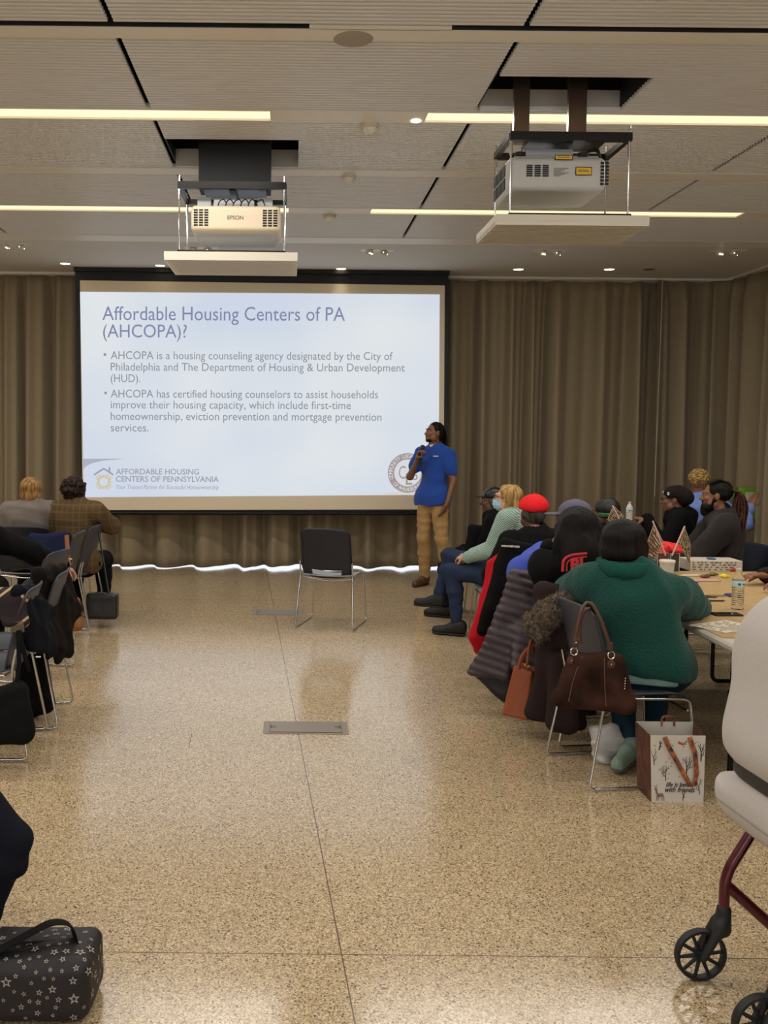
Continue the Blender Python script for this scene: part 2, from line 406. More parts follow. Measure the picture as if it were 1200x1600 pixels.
# white facing of the hatch far sides
for h in (HL, HR):
    b = MB(); b.span((h[0], h[3]-.012, ZC), (h[1], h[3], ZC+.12), m=0)
    b.span((h[0]-.01, h[2], ZC+.03), (h[0], h[3], ZC+.5), m=1).span((h[1], h[2], ZC+.03), (h[1]+.01, h[3], ZC+.5), m=1)
    b.span((h[0], h[2]-.01, ZC+.03), (h[1], h[2], ZC+.5), m=1).span((h[0], h[3], ZC+.12), (h[1], h[3]+.01, ZC+.5), m=1).span((h[0], h[2], ZC+.5), (h[1], h[3], ZC+.51), m=1)
    struct('trim_2', b, [white, black])
# trim bands without lamps
for i, (y0, y1, slot) in enumerate([(4.54, 4.70, 1), (6.985, 7.16, 0), (2.05, 2.2, 0), (-.1, .1, 0), (-3.1, -2.95, 0)]):
    b = MB(); b.span((XL, y0+(.03 if slot else .005), ZC-.006), (XR, y1-.005, ZC+.03))
    if slot: b.span((XL, y0+.022, ZC-.004), (XR, y0+.0299, ZC+.06), m=1)
    struct('trim_3', b, [trimw, black])
# the dark slot diffusers at the near band have ends
b = MB(); b.span((at(483, 60, 4.62).x, 4.545, ZC-.006), (at(702, 60, 4.62).x, 4.575, ZC+.03)); struct('trim_4', b, trimw)
# light troughs
lamp = mat('lamp_diffuser', (255, 236, 190), .5, emit=(255, 240, 196), estr=1.12)
def trough(y0, y1, segs, label_fn):
    b = MB(); b.span((XL, y0, ZC-.004), (XR, y0+.02, ZC+.03)).span((XL, y1-.02, ZC-.004), (XR, y1, ZC+.03))
    xs = [XL]+[v for s_ in segs for v in s_]+[XR]
    for u, v in zip(xs[::2], xs[1::2]):
        if v-u > .02: b.span((u, y0+.02, ZC-.002), (v, y1-.02, ZC+.03))
    struct('trim_5', b, trimw)
    for i, (u, v) in enumerate(segs):
        t = thing('linear_light', label_fn(i), 'ceiling light', ((u+v)/2, (y0+y1)/2, ZC+.01), group='linear ceiling lights')
        MB().box((0, 0, .003), ((v-u)/2-.002, (y1-y0)/2-.022, .004)).build('diffuser', lamp, t)
        q = MB()
        for sx in (-1, 1): q.box((sx*((v-u)/2-.004), 0, 0), (.004, (y1-y0)/2-.022, .009))
        q.box((0, 0, .02), ((v-u)/2-.002, (y1-y0)/2-.022, .01)); q.build('housing', trimw, t)
X1a, X1b = at(424, 190, 5.8).x, at(665, 196, 5.8).x
trough(5.72, 5.93, [(XL+.3, X1a), (X1b, XR-.02)], lambda i: ['long lit ceiling strip in the nearer trough, upper left', 'long lit ceiling strip in the nearer trough, upper right behind the grey projector lift'][i])
X3a, X3b, X3c = at(452, 337, 8.3).x, at(578, 336, 8.3).x, at(1158, 342, 8.3).x
trough(8.18, 8.40, [(XL+.3, X3a), (X3b, X3c)], lambda i: ['long lit ceiling strip in the far trough, left, passing behind the cream projector', 'lit ceiling strip in the far trough, right, behind the hanging slatted panel'][i])
trough(3.3, 3.48, [(XL+.3, -.3), (1.2, XR-.3)], lambda i: 'linear ceiling light above and behind the camera')
trough(-.0, .1, [(XL+.3, -.3), (1.2, XR-.3)], lambda i: 'linear ceiling light above and behind the camera') if False else None
def area(name, loc, sx, sy, power, col, rot=(0, 0, 0)):
    l = bpy.data.lights.new(name, 'AREA'); l.shape = 'RECTANGLE'; l.size = sx; l.size_y = sy; l.energy = power; l.color = col
    o = bpy.data.objects.new(name, l); C.objects.link(o); o.location = loc; o.rotation_euler = rot; return o
# the troughs' own light, just under their diffusers; further unseen strips lack a trough
for (u, v, y, pw) in ((XL+.3, X1a, 5.825, 50), (X1b, XR-.1, 5.825, 38), (XL+.3, X3a, 8.29, 40), (X3b, X3c, 8.29, 22), (XL+.3, XR-.3, 3.39, 62), (XL+.3, XR-.3, .6, 60), (XL+.3, XR-.3, -1.6, 50)):
    area('strip_lamp', ((u+v)/2, y, ZC-.02), v-u, .14, pw*1.6, (1, .955, .89))
# added fill light from behind the camera, just inside the unseen window
area('rear_fill', (-.4, YB+.05, 1.9), 9, 2, 42, (.97, .98, 1), (PI/2, 0, 0))
# recessed downlights, accents, detectors
dl = mat('downlight_glow', (255, 240, 210), .5, emit=(255, 236, 200), estr=7)
for i, (px, py) in enumerate([(102, 412), (250, 415), (533, 420), (810, 421), (952, 421)]):
    p = gz(px, py, ZC)
    t = thing('downlight', ['round recessed downlight in the board ceiling, farthest left', 'round recessed downlight left of the cream projector panel', 'round recessed downlight above the middle of the screen', 'round recessed downlight above the curtain, right of the screen', 'round recessed downlight near the ceiling corner, farthest right of the row'][i], 'ceiling light', p, group='downlights along the curtain')
    MB().lathe([(.055, .0), (.075, -.006), (.078, 0), (.078, .01), (.055, .01)], cap=False).build('ring', white, t, smooth=True)
    MB().lathe([(.001, -.001), (.055, -.001), (.055, .004), (.001, .004)]).build('lens', dl, t)
    l = bpy.data.lights.new('downlight_lamp', 'SPOT'); l.energy = 3.5; l.color = (1, .86, .66); l.spot_size = 1.15; l.spot_blend = .8; l.shadow_soft_size = .05
    q = bpy.data.objects.new('downlight_lamp', l); C.objects.link(q); q.location = (p.x, p.y, ZC-.03)
p = gz(1014, 421, ZC); t = tag(MB().lathe([(.001, -.004), (.06, -.004), (.07, 0), (.07, .01)]).build('ceiling_speaker', mat('grille', (120, 110, 95), .7), loc=tuple(p), smooth=True), 'small unlit round grille in the ceiling near the corner', 'speaker')
for i, (px, py) in enumerate([(22, 382), (315, 387), (590, 391), (860, 392), (1137, 392)]):
    p = gz(px, py, ZC)
    t = thing('accent_light', ['recessed twin accent light at the far left edge', 'recessed twin accent light seen under the cream projector', 'recessed twin accent light between the two projectors', 'recessed twin accent light below the hanging slatted panel', 'recessed twin accent light near the right curtain'][i], 'ceiling light', p, group='twin accent lights')
    MB().box((0, 0, .0), (.17, .06, .004)).build('plate', trimw, t)
    for sx in (-1, 1):
        MB().lathe([(.03, 0), (.042, -.035), (.036, -.04), (.001, -.03)], c=(sx*.075, 0, 0), R=rotm(0, .5*sx, .3)).build('lamp_head', white, t, smooth=True)
        MB().box((sx*.075, 0, -.033), (.03, .012, .004), R=rotm(.6*sx, 0, .3)).build('bulb', dl, t)
for i, (px, py, lb) in enumerate([(577, 196, 'clear domed detector in the near light trough between the lit strips'), (515, 337, 'clear domed detector in the far light trough'), (545, 275, 'small domed detector on the ceiling band between the troughs')]):
    p = gz(px, py, ZC-.004)
    t = thing('smoke_detector', lb, 'detector', p)
    MB().lathe([(.001, -.02), (.05, -.018), (.06, 0)], n=20).build('base', white, t, smooth=True)
    MB().lathe([(.001, -.055), (.02, -.052), (.04, -.035), (.045, -.018)], n=20).build('dome', mat('clear_dome', (225, 222, 212), .15), t, smooth=True)
p = gz(650, 189, ZC-.004); tag(MB().lathe([(.001, -.004), (.025, -.004), (.03, 0)]).build('spot_lens', dl, loc=tuple(p)), 'small bright round spot lamp between the near lit strips', 'ceiling light')
p = gz(552, 61, ZC-.006)
t = thing('ceiling_speaker', 'round grey grille in the nearest white ceiling band', 'speaker', p)
MB().lathe([(.001, -.003), (.09, -.003), (.095, 0)]).build('grille', mat('speaker_grille', (168, 160, 145), .7), t, smooth=True)

# ------------------------------------------------------------------ curtains
def curtain_mat():
    m = mat('curtain_fabric', (150, 135, 109), .75, bump=.25, scale=260, var=.10, sheen=.1, stretch=(1, 1, .12)); return m
CM = curtain_mat()
def curtain(path, z0, z1, seed, label, amp=.15, pitch=.38, nz=26, thick=.006):
    g = np.random.default_rng(seed); P = np.array(path, float); seg = np.linalg.norm(np.diff(P, axis=0), axis=1); S = np.concatenate([[0], np.cumsum(seg)])
    N = int(S[-1]/.011); s = np.linspace(0, S[-1], N); x = np.interp(s, S, P[:, 0]); y = np.interp(s, S, P[:, 1])
    tx, ty = np.gradient(x), np.gradient(y); l = np.hypot(tx, ty); nx, ny = ty/l, -tx/l
    kn = np.cumsum(g.uniform(.62, 1.5, int(S[-1]/pitch)+6))*pitch-pitch; ph = np.interp(s, kn, np.arange(len(kn)))*2*PI
    am = np.interp(s, kn, g.uniform(.6, 1.15, len(kn))); sk = g.uniform(-.5, .5)
    V = []
    for i in range(nz+1):
        t = i/nz; z = z0+(z1-z0)*t
        base = np.sin(ph+.75*np.sin(ph+sk)+.05*np.sin(3*t+ph*.13)); shp = np.sign(base)*np.abs(base)**.75
        sm = .15*np.sin(ph*2.1+1.3*(1-t)+.5)*(1-.5*t)
        a = amp*am*(1-.30*t**2)*(1-.5*max(0, t-.93)/.07)
        d = a*(shp+sm)+.008*np.sin(s*3+t*4)
        zz = z+(0 if i else .008*np.sin(s*1.7+seed)+.006*np.sin(ph*.5))
        V.append(np.stack([x+nx*d, y+ny*d, np.full(N, z) if i else zz], 1))
    V = np.concatenate(V); idx = np.arange((nz+1)*N).reshape(nz+1, N)
    Q = np.stack([idx[:-1, :-1], idx[:-1, 1:], idx[1:, 1:], idx[1:, :-1]], -1).reshape(-1, 4)
    o = meshobj('curtain', V, Q, CM, world=True); md = o.modifiers.new('thickness', 'SOLIDIFY'); md.thickness = thick
    return tag(o, label, 'curtain', 'pleated curtains around the room')
YC = 11.75; XS = at(1021, 600, YC).x
curtain([(XL+.05, YC), (.3, YC)], .02, 3.54, 3, 'taupe pleated floor-length curtain left of and below the projection screen')
curtain([(.26, YC+.02), (XS+.18, YC+.04)], .02, 3.54, 5, 'taupe pleated floor-length curtain right of the screen behind the presenter')
arc = [(5.30-.45+.45*math.cos(a), YC-.45+.45*math.sin(a)) for a in np.linspace(PI/2, 0, 10)]
curtain([(XS-.05, YC-.14)]+arc+[(5.30, 6.5)], .02, 3.54, 11, 'taupe pleated curtain turning the far right corner of the room')
struct('trim_6', MB().span((XL, YC-.1, ZC-.028), (5.35, YC+.12, ZC-.001)).span((5.22, 6.5, ZC-.028), (5.42, YC, ZC-.001)), trimw)
tag(MB().tube([(XS-.04, YC-.3, 3.5), (XS-.06, YC-.3, .95)], .006, 8).build('curtain_wand', mat('wand_grey', (170, 164, 150), .4), world=True), 'thin white vertical draw wand at the seam of two curtains', 'curtain wand')

# ------------------------------------------------------------------ screen
YS = 11.3
def S(px, py, dy=0): return at(px, py, YS+dy)
t = thing('projection_screen', 'large wall-height projection screen showing a pale blue slide, black borders', 'projection screen', (S(410, 800).x, YS, 0))
scr = mat('screen_cloth', (228, 212, 186), .8)
def poly(name, pts, m, y, parent=t, th=.004):
    V = [at(px, py, y) for px, py in pts]; n = len(V); V += [v+Vector((0, th, 0)) for v in V]
    Fs = [tuple(range(n)), tuple(range(2*n-1, n-1, -1))]+[(i, n+i, n+(i+1) % n, (i+1) % n) for i in range(n)]
    return meshobj(name, V, Fs, m, parent, smooth=False, world=True)
poly('border', [(117, 421), (701, 430), (698, 801), (127, 800)], black, YS+.012)
poly('screen_cloth', [(125, 438), (695, 446), (693, 796), (129, 797)], scr, YS+.004)
c0 = S(127, 800); c1 = S(698, 801)
MB().tube([c0+Vector((-.02, .01, -.012)), c1+Vector((.02, .01, -.012))], .022, 12).build('weight_bar', dark, t, world=True, smooth=True)
MB().span((S(116, 430).x, YS-.03, S(116, 424).z), (S(702, 430).x, YS+.09, ZC-.002)).build('case', black, t, world=True)
# the projected slide
sm = bpy.data.materials.new('slide_light'); sm.use_nodes = True; nt = sm.node_tree; N = nt.nodes; L = nt.links
b_ = N['Principled BSDF']; tc = N.new('ShaderNodeTexCoord'); n1 = N.new('ShaderNodeTexNoise'); n1.inputs['Scale'].default_value = .45; n1.inputs['Detail'].default_value = 2
L.new(tc.outputs['Object'], n1.inputs[0]); rr = N.new('ShaderNodeValToRGB'); rr.color_ramp.elements[0].position = .36; rr.color_ramp.elements[1].position = .66
rr.color_ramp.elements[0].color = lin((210, 220, 236)); rr.color_ramp.elements[1].color = lin((232, 237, 238)); L.new(n1.outputs[0], rr.inputs[0])
L.new(rr.outputs[0], b_.inputs['Emission Color']); b_.inputs['Emission Strength'].default_value = 1.0; b_.inputs['Base Color'].default_value = lin((60, 60, 60)); b_.inputs['Roughness'].default_value = .9
poly('slide', [(125, 456), (687, 460), (685, 773), (131, 777)], sm, YS-.002, th=.003)
def em(name, c, s_=1.0): return mat(name, (20, 20, 20), .9, emit=c, estr=s_)
tg = em('slide_title_ink', (134, 140, 176)); bg = em('slide_body_ink', (147, 150, 158)); lg = em('logo_ink', (163, 163, 178)); og = em('sun_ink', (214, 190, 130)); wv = em('wave_ink', (182, 182, 196)); rg = em('seal_ink', (168, 156, 152)); wt = em('seal_white', (222, 226, 232))
pxm = F/YS
def slide_text(s_, px, py, hpx, wpx, m, name='slide_text', **kw):
    V, Fs = text(s_, 1, None, None, None, Matrix.Identity(4), **kw)
    a, bb = V.min(0), V.max(0); w = wpx/pxm; cap = text('A', 1, None, None, None, Matrix.Identity(4))[0]; h = (cap[:, 1].max()-cap[:, 1].min())
    sy = hpx/pxm/h; sx = w/(bb[0]-a[0]); o = at(px, py, YS-.006); rt = (at(px+200, py+.7*1, YS-.006)-o).normalized()
    P = np.array([list(o+Vector(rt)*((v[0]-a[0])*sx)+Vector((0, 0, 1))*(v[1]*sy)+Vector((0, -v[2], 0))) for v in V])
    return meshobj(name, P, Fs, m, t, smooth=False, world=True)
slide_text('Affordable Housing Centers of PA', 160, 500, 21, 376, tg); slide_text('(AHCOPA)?', 161, 527, 20, 130, tg)
for s_, y, w in [('AHCOPA is a housing counseling agency designated by the City of', 561, 438), ('Philadelphia and The Department of Housing & Urban Development', 579, 457), ('(HUD).', 597, 46),
              ('AHCOPA has certified housing counselors to assist households', 621, 416), ('improve their housing capacity, which include first-time', 638, 374), ('homeownership, eviction prevention and mortgage prevention', 656, 422), ('services.', 674, 59)]:
    slide_text(s_, 173, y, 12.2, w, bg)
b = MB()
for x, y in ((164, 554), (165, 614)): b.lathe([(.001, -.0006), (2.2/pxm, -.0006), (2.2/pxm, .0006)], c=at(x, y, YS-.006), R=rotm(0, PI/2, 0), n=12)
b.build('slide_text', bg, t, world=True)
slide_text('AFFORDABLE HOUSING', 181, 741, 8.6, 130, lg, bold=.012); slide_text('CENTERS OF PENNSYLVANIA', 181, 752.5, 8.6, 161, lg, bold=.012)
slide_text('Your Trusted Partner for Successful Homeownership', 182, 764, 6.6, 160, lg, shear=.3)
def lines(name, segs, w, m, y=YS-.006, parent=t):
    b = MB()
    for (x0, y0), (x1, y1) in segs:
        p, q = at(x0, y0, y), at(x1, y1, y); d = (q-p).normalized(); n = Vector((-d.z, 0, d.x))*(w/2*y/F)
        b.raw([p-n, p+n, q+n, q-n, p-n+Vector((0, .001, 0)), p+n+Vector((0, .001, 0)), q+n+Vector((0, .001, 0)), q-n+Vector((0, .001, 0))], [(3, 2, 1, 0), (4, 5, 6, 7), (0, 1, 5, 4), (1, 2, 6, 5), (2, 3, 7, 6), (3, 0, 4, 7)])
    return b.build(name, m, parent, world=True)
lines('slide_logo', [((147, 742), (162, 732)), ((162, 732), (177, 742)), ((171, 730), (171, 739))], 2.6, lg)
lines('slide_logo', [((162+a*math.cos(q), 753+a*math.sin(q)) if False else (162+6*math.cos(q), 753+6*math.sin(q)), (162+max(min(14*math.cos(q), 11.5), -11.5), 753+max(min(14*math.sin(q), 11.5), -11.5))) for q in np.arange(0, 2*PI, PI/10)] if False else [((162+6.5*math.cos(q), 753+6.5*math.sin(q)), (162+max(min(14*math.cos(q), 11.5), -11.5), 753+max(min(14*math.sin(q), 11.5), -11.5))) for q in np.arange(0, 2*PI, PI/10)], 1.5, og)
poly('slide_wave', [(129, 717), (196, 716.5), (160, 720), (143, 724), (134, 729), (129.3, 734)], wv, YS-.006, th=.001)
poly('slide_wave', [(600, 770.2), (640, 768), (686, 762), (685.5, 768), (685, 773), (600, 772.5)], mat('slide_wave_light', (20, 20, 20), .9, emit=(225, 216, 214), estr=1), YS-.005, th=.001)
# round seal, partly behind the presenter
sc_ = (637, 739)
def ring(cx, cy, r0, r1, m, name, y):
    pts = []; n = 48; V = []; Fs = []
    for i in range(n):
        a = 2*PI*i/n
        V += [at(cx+r0*math.cos(a), cy+r0*math.sin(a), y), at(cx+r1*math.cos(a), cy+r1*math.sin(a), y)]
    for i in range(n): j = (i+1) % n; Fs.append((2*i, 2*i+1, 2*j+1, 2*j))
    return meshobj(name, V, Fs, m, t, smooth=False, world=True)
ring(*sc_, .1, 31, wt, 'slide_seal', YS-.0045); ring(*sc_, 21, 31, rg, 'slide_seal', YS-.006)
def arc_text(s_, r, a0, a1, h, m, flip=1):
    b = MB(); cap = .69
    for i, ch in enumerate(s_):
        if ch == ' ': continue
        a = math.radians(a0+(a1-a0)*i/(len(s_)-1)); V, Fs = text(ch, h/pxm/cap, None, None, None, Matrix.Identity(4), align='CENTER', bold=.0)
        c = at(sc_[0]+r*math.cos(a), sc_[1]-r*math.sin(a), YS-.009); ang = a-PI/2 if flip > 0 else a+PI/2
        b.raw([c+Vector((v[0]*math.cos(ang)-v[1]*math.sin(ang), -v[2], v[0]*math.sin(ang)+v[1]*math.cos(ang))) for v in V], Fs)
    b.build('slide_seal', m, t, world=True)
arc_text('COMMUNITY LEGAL SERVICES', 23.5, 196, -16, 6, wt); arc_text('OF PHILADELPHIA', 28.5, 222, 318, 5.4, wt, -1)
slide_text('C', 623, 748, 20, 11, rg); slide_text('S', 643, 750, 18, 10, rg); slide_text('L', 634, 757, 17, 10, rg, bold=.02)

# ------------------------------------------------------------------ projector lifts and projectors
def louvre(b, o, ux, uz, w, h, nx, nz, m=1, gx=.25, gz_=.35):
    n = Vector(ux).cross(Vector(uz)); 
    for i in range(nx):
        for j in range(nz):
            c = Vector(o)+Vector(ux)*(w*(i+.5)/nx)+Vector(uz)*(h*(j+.5)/nz)
            p = [c+Vector(ux)*(sx*w/nx*(1-gx)/2)+Vector(uz)*(sz*h/nz*(1-gz_)/2)+n*.0015 for sx, sz in ((-1, -1), (1, -1), (1, 1), (-1, 1))]
            b.raw(p+[q-n*.004 for q in p], [(0, 1, 2, 3), (0, 4, 5, 1), (1, 5, 6, 2), (2, 6, 7, 3), (3, 7, 4, 0)], m)
slat2 = mat('panel_edge', (224, 216, 200), .45)
def lift(label, h, cols, zf, name='projector_lift', panz=2.80, colm=black, panel_m=slat2):
    x0, x1, y0, y1 = h; t = thing(name, label, 'projector lift', ((x0+x1)/2, (y0+y1)/2, panz))
    b = MB(); ex = .0; a0, a1, b0, b1 = x0-ex, x1+ex, y0, y1
    b.span((a0, b0, panz+.022), (a1, b1, panz+.055)); n = int((b1-b0)/PITCHS); p = (b1-b0)/n
    for i in range(n): b.span((a0+.001, b0+i*p+(.0 if i == 0 else .004), panz), (a1-.001, b0+i*p+p*.68, panz+.0225))
    b.build('ceiling_panel', [panel_m], t, world=True)
    MB().span((a0+.08, b0+.05, panz+.055), (a1-.08, b0+.09, panz+.075)).span((a0+.08, b1-.09, panz+.055), (a1-.08, b1-.05, panz+.075)).span((a0+.08, b0+.05, panz+.055), (a0+.1, b1-.05, panz+.07)).span((a1-.1, b0+.05, panz+.055), (a1-.08, b1-.05, panz+.07)).build('panel_rail', black, t, world=True)
    f0, f1, g0, g1 = a0+.09, a1-.09, b0+.08, b1-.08
    fr_ = MB()
    fr_.span((f0-.01, g0-.018, zf-.025), (f1+.01, g0+.018, zf+.02)).span((f0-.01, g1-.015, zf-.02), (f1+.01, g1+.015, zf+.015))
    fr_.span((f0-.014, g0, zf-.016), (f0+.014, g1, zf+.016)).span((f1-.014, g0, zf-.016), (f1+.014, g1, zf+.016))
    fr_.span(((f0+f1)/2-.2, g0+.05, zf+.0), ((f0+f1)/2+.22, g1-.1, zf+.022)).span(((f0+f1)/2-.02, g0+.02, zf-.03), ((f0+f1)/2+.02, g1, zf))
    fr_.build('lift_frame', dark, t, world=True)
    for (x, y) in ((f0, g0), (f1, g0), (f0, g1), (f1, g1)):
        MB().tube([(x, y, panz+.06), (x, y, zf+.06)], .005, 8).tube([(x, y, zf-.10), (x, y, zf-.02)], .009, 8).build('rod', chrome, t, world=True)
    for c in cols:
        MB().span(*c).build('column', colm, t, world=True)
    return t
p1, p2 = at(311, 262, 6.55), at(423, 262, 6.55)
zf1 = at(300, 290, 6.42).z
lift('black motorised projector lift lowered from the left ceiling hatch with slatted panel beneath', HL, [((p1.x, 6.52, zf1+.01), (p2.x, 6.72, 4.069))], zf1)
zf2 = at(880, 214, 5.25).z
steel = mat('brushed_steel', (120, 98, 80), .35, .9, bump=.1, scale=40, stretch=(12, 12, .4))
q = [at(x, 180, 5.45).x for x in (802, 826, 887, 915)]
lift('projector lift with two steel columns lowered from the right ceiling hatch, slatted panel beneath', HR, [((q[0], 5.43, zf2+.02), (q[1], 5.47, 4.069)), ((q[2], 5.43, zf2+.02), (q[3], 5.47, 4.069))], zf2, colm=steel, panel_m=mat('panel_edge_grey', (205, 197, 180), .45))
# left projector (cream front towards us)
cr = mat('cream_plastic', (222, 206, 178), .45); gp = mat('grey_plastic', (176, 178, 180), .5)
Yp = 6.42
a, c = at(298, 320, Yp), at(438, 362, Yp); cx = (a.x+c.x)/2; hw = (c.x-a.x)/2; zt, zb = a.z, c.z
t = thing('projector', 'cream ceiling projector with side grilles hanging in the left lift', 'projector', (cx, Yp+.2, zb))
b = SDF(.006, .01); b.box((cx, Yp+.2, (zt+zb)/2), (hw, .2, (zt-zb)/2), rnd=.028); b.box((cx, Yp+.22, zb-.005), (hw*.9, .17, .03), rnd=.02, m=1)
b.mesh('body', [cr, gp], t, world=True)
b = MB()
for x in (a.x+.016, c.x-.016-.105): louvre(b, (x, Yp-.001, zb+.03), (1, 0, 0), (0, 0, 1), .105, zt-zb-.055, 3, 7, 0)
b.build('grille', black, t, world=True)
text('EPSON', .036, 'brand_lettering', mat('grey_ink', (70, 66, 60), .5), t, frameM((cx-.056, Yp-.002, (zt+zb)/2-.008), (1, 0, 0), (0, 0, 1)), sx=1.0)
b = MB(); b.span((cx-.15, Yp+.06, zt-.004), (cx+.12, Yp+.3, zt+.05)); b.span((cx-.26, Yp+.08, zt+.0), (cx-.17, Yp+.3, zt+.07)).span((cx+.14, Yp+.08, zt), (cx+.24, Yp+.3, zt+.07)); b.build('ceiling_mount', gp, t, world=True)
b = MB(); rnd = random.Random(4)
for i in range(6):
    x = cx-.12+.05*i; b.tube([(x, Yp+.04, zt-.0), (x+.01, Yp+.02, zt+.03), (x+.05+rnd.uniform(-.02, .02), Yp+.01, zt+.045), (x+.06, Yp+.08, zt+.02)], .004, 6, fillet=.02)
b.build('cable', black, t, world=True)
# grey projector, right
Yq = 5.26
a, c = at(800, 246, Yq), at(936, 296, Yq); zt, zb = a.z, c.z; x0, x1 = at(795, 270, Yq).x, at(953, 270, Yq).x; cx = (x0+x1)/2; hw = (x1-x0)/2
t = thing('projector', 'large light grey projector with yellow warning labels hanging in the right lift', 'projector', (cx, Yq+.2, zb))
b = SDF(.006, .012); b.box((cx-.01, Yq+.21, (zt+zb)/2), (hw-.01, .21, (zt-zb)/2+.008), rnd=.03); b.box((cx, Yq+.22, zt+.0), (hw-.04, .17, .03), rnd=.015)
b.cap((x1-.09, Yq+.1, (zt+zb)/2), (x1-.09, Yq+.3, (zt+zb)/2), .09, k=.03, fl=(0, 0, 1, .9))
b.mesh('body', mat('light_grey_plastic', (188, 186, 180), .42), t, world=True)
b = MB(); louvre(b, at(821, 276, Yq-.003), (1, 0, 0), (0, 0, 1), .13, .065, 3, 6, 0)
louvre(b, (x0-.002, Yq+.38, zb+.01), (0, -1, 0), (0, 0, 1), .3, zt-zb-.02, 3, 2, 0, .15, .15)
louvre(b, at(937, 290, Yq-.004), (1, 0, 0), (0, 0, 1), .05, .13, 2, 7, 0)
b.build('grille', black, t, world=True)
yl = mat('warning_yellow', (226, 180, 40), .5)
for (u, v, w, h_) in ((867, 250, 28, 8), (899, 274, 26, 13)):
    A, B = at(u, v, Yq-.004), at(u+w, v-h_, Yq-.004)
    MB().span((A.x, Yq-.0052, A.z), (B.x, Yq-.0035, B.z), m=0).span((A.x+.004, Yq-.0062, A.z+.004), (B.x-.004, Yq-.005, B.z-.004), m=1).build('warning_label', [black, yl], t, world=True)
    MB().span((A.x+.012, Yq-.0068, (A.z+B.z)/2-.002), (B.x-.014, Yq-.006, (A.z+B.z)/2+.001)).span((A.x+.012, Yq-.0068, (A.z+B.z)/2+.006), (B.x-.02, Yq-.006, (A.z+B.z)/2+.008)).build('print', black, t, world=True)
b = MB(); A = at(865, 275, Yq-.004)
for i in range(6): b.span((A.x, Yq-.0045, A.z+.008*i), (A.x+.06+.02*((i*7) % 3)-.02, Yq-.0035, A.z+.003+.008*i))
b.build('print', mat('faint_ink', (120, 118, 112), .6), t, world=True)
MB().span((cx-.17, Yq+.1, zt+.03), (cx+.1, Yq+.3, zt+.075)).build('ceiling_mount', gp, t, world=True)
b = MB()
for i in range(3): b.tube([(x1-.1+.02*i, Yq+.1, zt+.0), (x1-.12, Yq+.08, zt+.05), (x1-.05, Yq+.06, zt+.06+.01*i), (x1-.02, Yq+.08, zt+.0), (x1-.05, Yq+.12, zt-.02)], .005, 6, fillet=.03)
b.build('cable', black, t, world=True)
for x in (cx-.2, cx+.14): MB().lathe([(.03, 0), (.03, .02), (.001, .022)], c=(x, Yq+.06, zt+.022)).build('knob', black, t, world=True)

# floor boxes
for i, (x0, x1, y0, y1, lb) in enumerate([(412, 543, 1128, 1147, 'grey steel floor outlet cover in the middle of the aisle, nearest us'), (395, 472, 953, 962, 'grey steel floor outlet cover farther off, behind the empty chair')]):
    A, B = gz(x0, y1), gz(x1, y0); w = (gz(x1, (y0+y1)/2).x-gz(x0, (y0+y1)/2).x)/2; d = (gz((x0+x1)/2, y0).y-gz((x0+x1)/2, y1).y)/2; c = gz((x0+x1)/2, (y0+y1)/2)
    t = thing('floor_outlet', lb, 'floor outlet', (c.x, c.y, 0), group='floor outlet covers')
    st = mat('outlet_steel', (150, 138, 122), .38, .5)
    MB().box((0, 0, .002), (w, d, .002), bev=.0015).build('frame', st, t)
    MB().box((0, 0, .0045), (w-.035, d-.018, .0008)).build('cover_gap', black, t); MB().box((0, 0, .005), (w-.037, d-.020, .001)).build('cover', st, t)
    for sx in (-1, 1):
        b = MB()
        for k_ in (-1, 1): b.box((sx*(w-.055), k_*.012, .0062), (.018, .002, .0005))
        b.box((sx*(w-.045), 0, .0062), (.002, .028, .0005)); b.build('latch', black, t)
b = MB(); P0 = [gz(295, 1167), gz(297, 1158), gz(300, 1147)]; b.tube([v+Vector((0, 0, .001)) for v in P0], .0012, 5); tag(b.build('floor_scratch', mat('scuff', (60, 46, 34), .6), world=True), 'small dark scuff mark on the polished floor left of the near outlet', 'scuff mark')
# ------------------------------------------------------------------ sled-base stacking chairs
navy = mat('navy_shell', (22, 24, 38), .42); slate = mat('slate_shell', (52, 54, 64), .45); pad = mat('grey_seat_pad', (150, 152, 156), .6); blue_sh = mat('blue_shell', (44, 58, 92), .45)
def grid_solid(fn, nu, nv, th, hole=None):
    P = [[Vector(fn(i/nu, j/nv)) for i in range(nu+1)] for j in range(nv+1)]
    V = []; Fs = []
    def nm(i, j):
        a = P[j][min(i+1, nu)]-P[j][max(i-1, 0)]; b = P[min(j+1, nv)][i]-P[max(j-1, 0)][i]; return a.cross(b).normalized()
    for s in (0, 1):
        for j in range(nv+1):
            for i in range(nu+1): V.append(P[j][i]-nm(i, j)*th*s)
    n = (nu+1)*(nv+1); ID = lambda i, j, s: s*n+j*(nu+1)+i
    ok = lambda i, j: 0 <= i < nu and 0 <= j < nv and not (hole and hole((i+.5)/nu, (j+.5)/nv))
    for j in range(nv):
        for i in range(nu):
            if not ok(i, j): continue
            Fs += [(ID(i, j, 0), ID(i+1, j, 0), ID(i+1, j+1, 0), ID(i, j+1, 0)), (ID(i, j+1, 1), ID(i+1, j+1, 1), ID(i+1, j, 1), ID(i, j, 1))]
            for (di, dj, a, b) in ((-1, 0, (0, 1), (0, 0)), (1, 0, (1, 0), (1, 1)), (0, -1, (0, 0), (1, 0)), (0, 1, (1, 1), (0, 1))):
                if not ok(i+di, j+dj): Fs.append((ID(i+b[0], j+b[1], 0), ID(i+a[0], j+a[1], 0), ID(i+a[0], j+a[1], 1), ID(i+b[0], j+b[1], 1)))
    return V, Fs
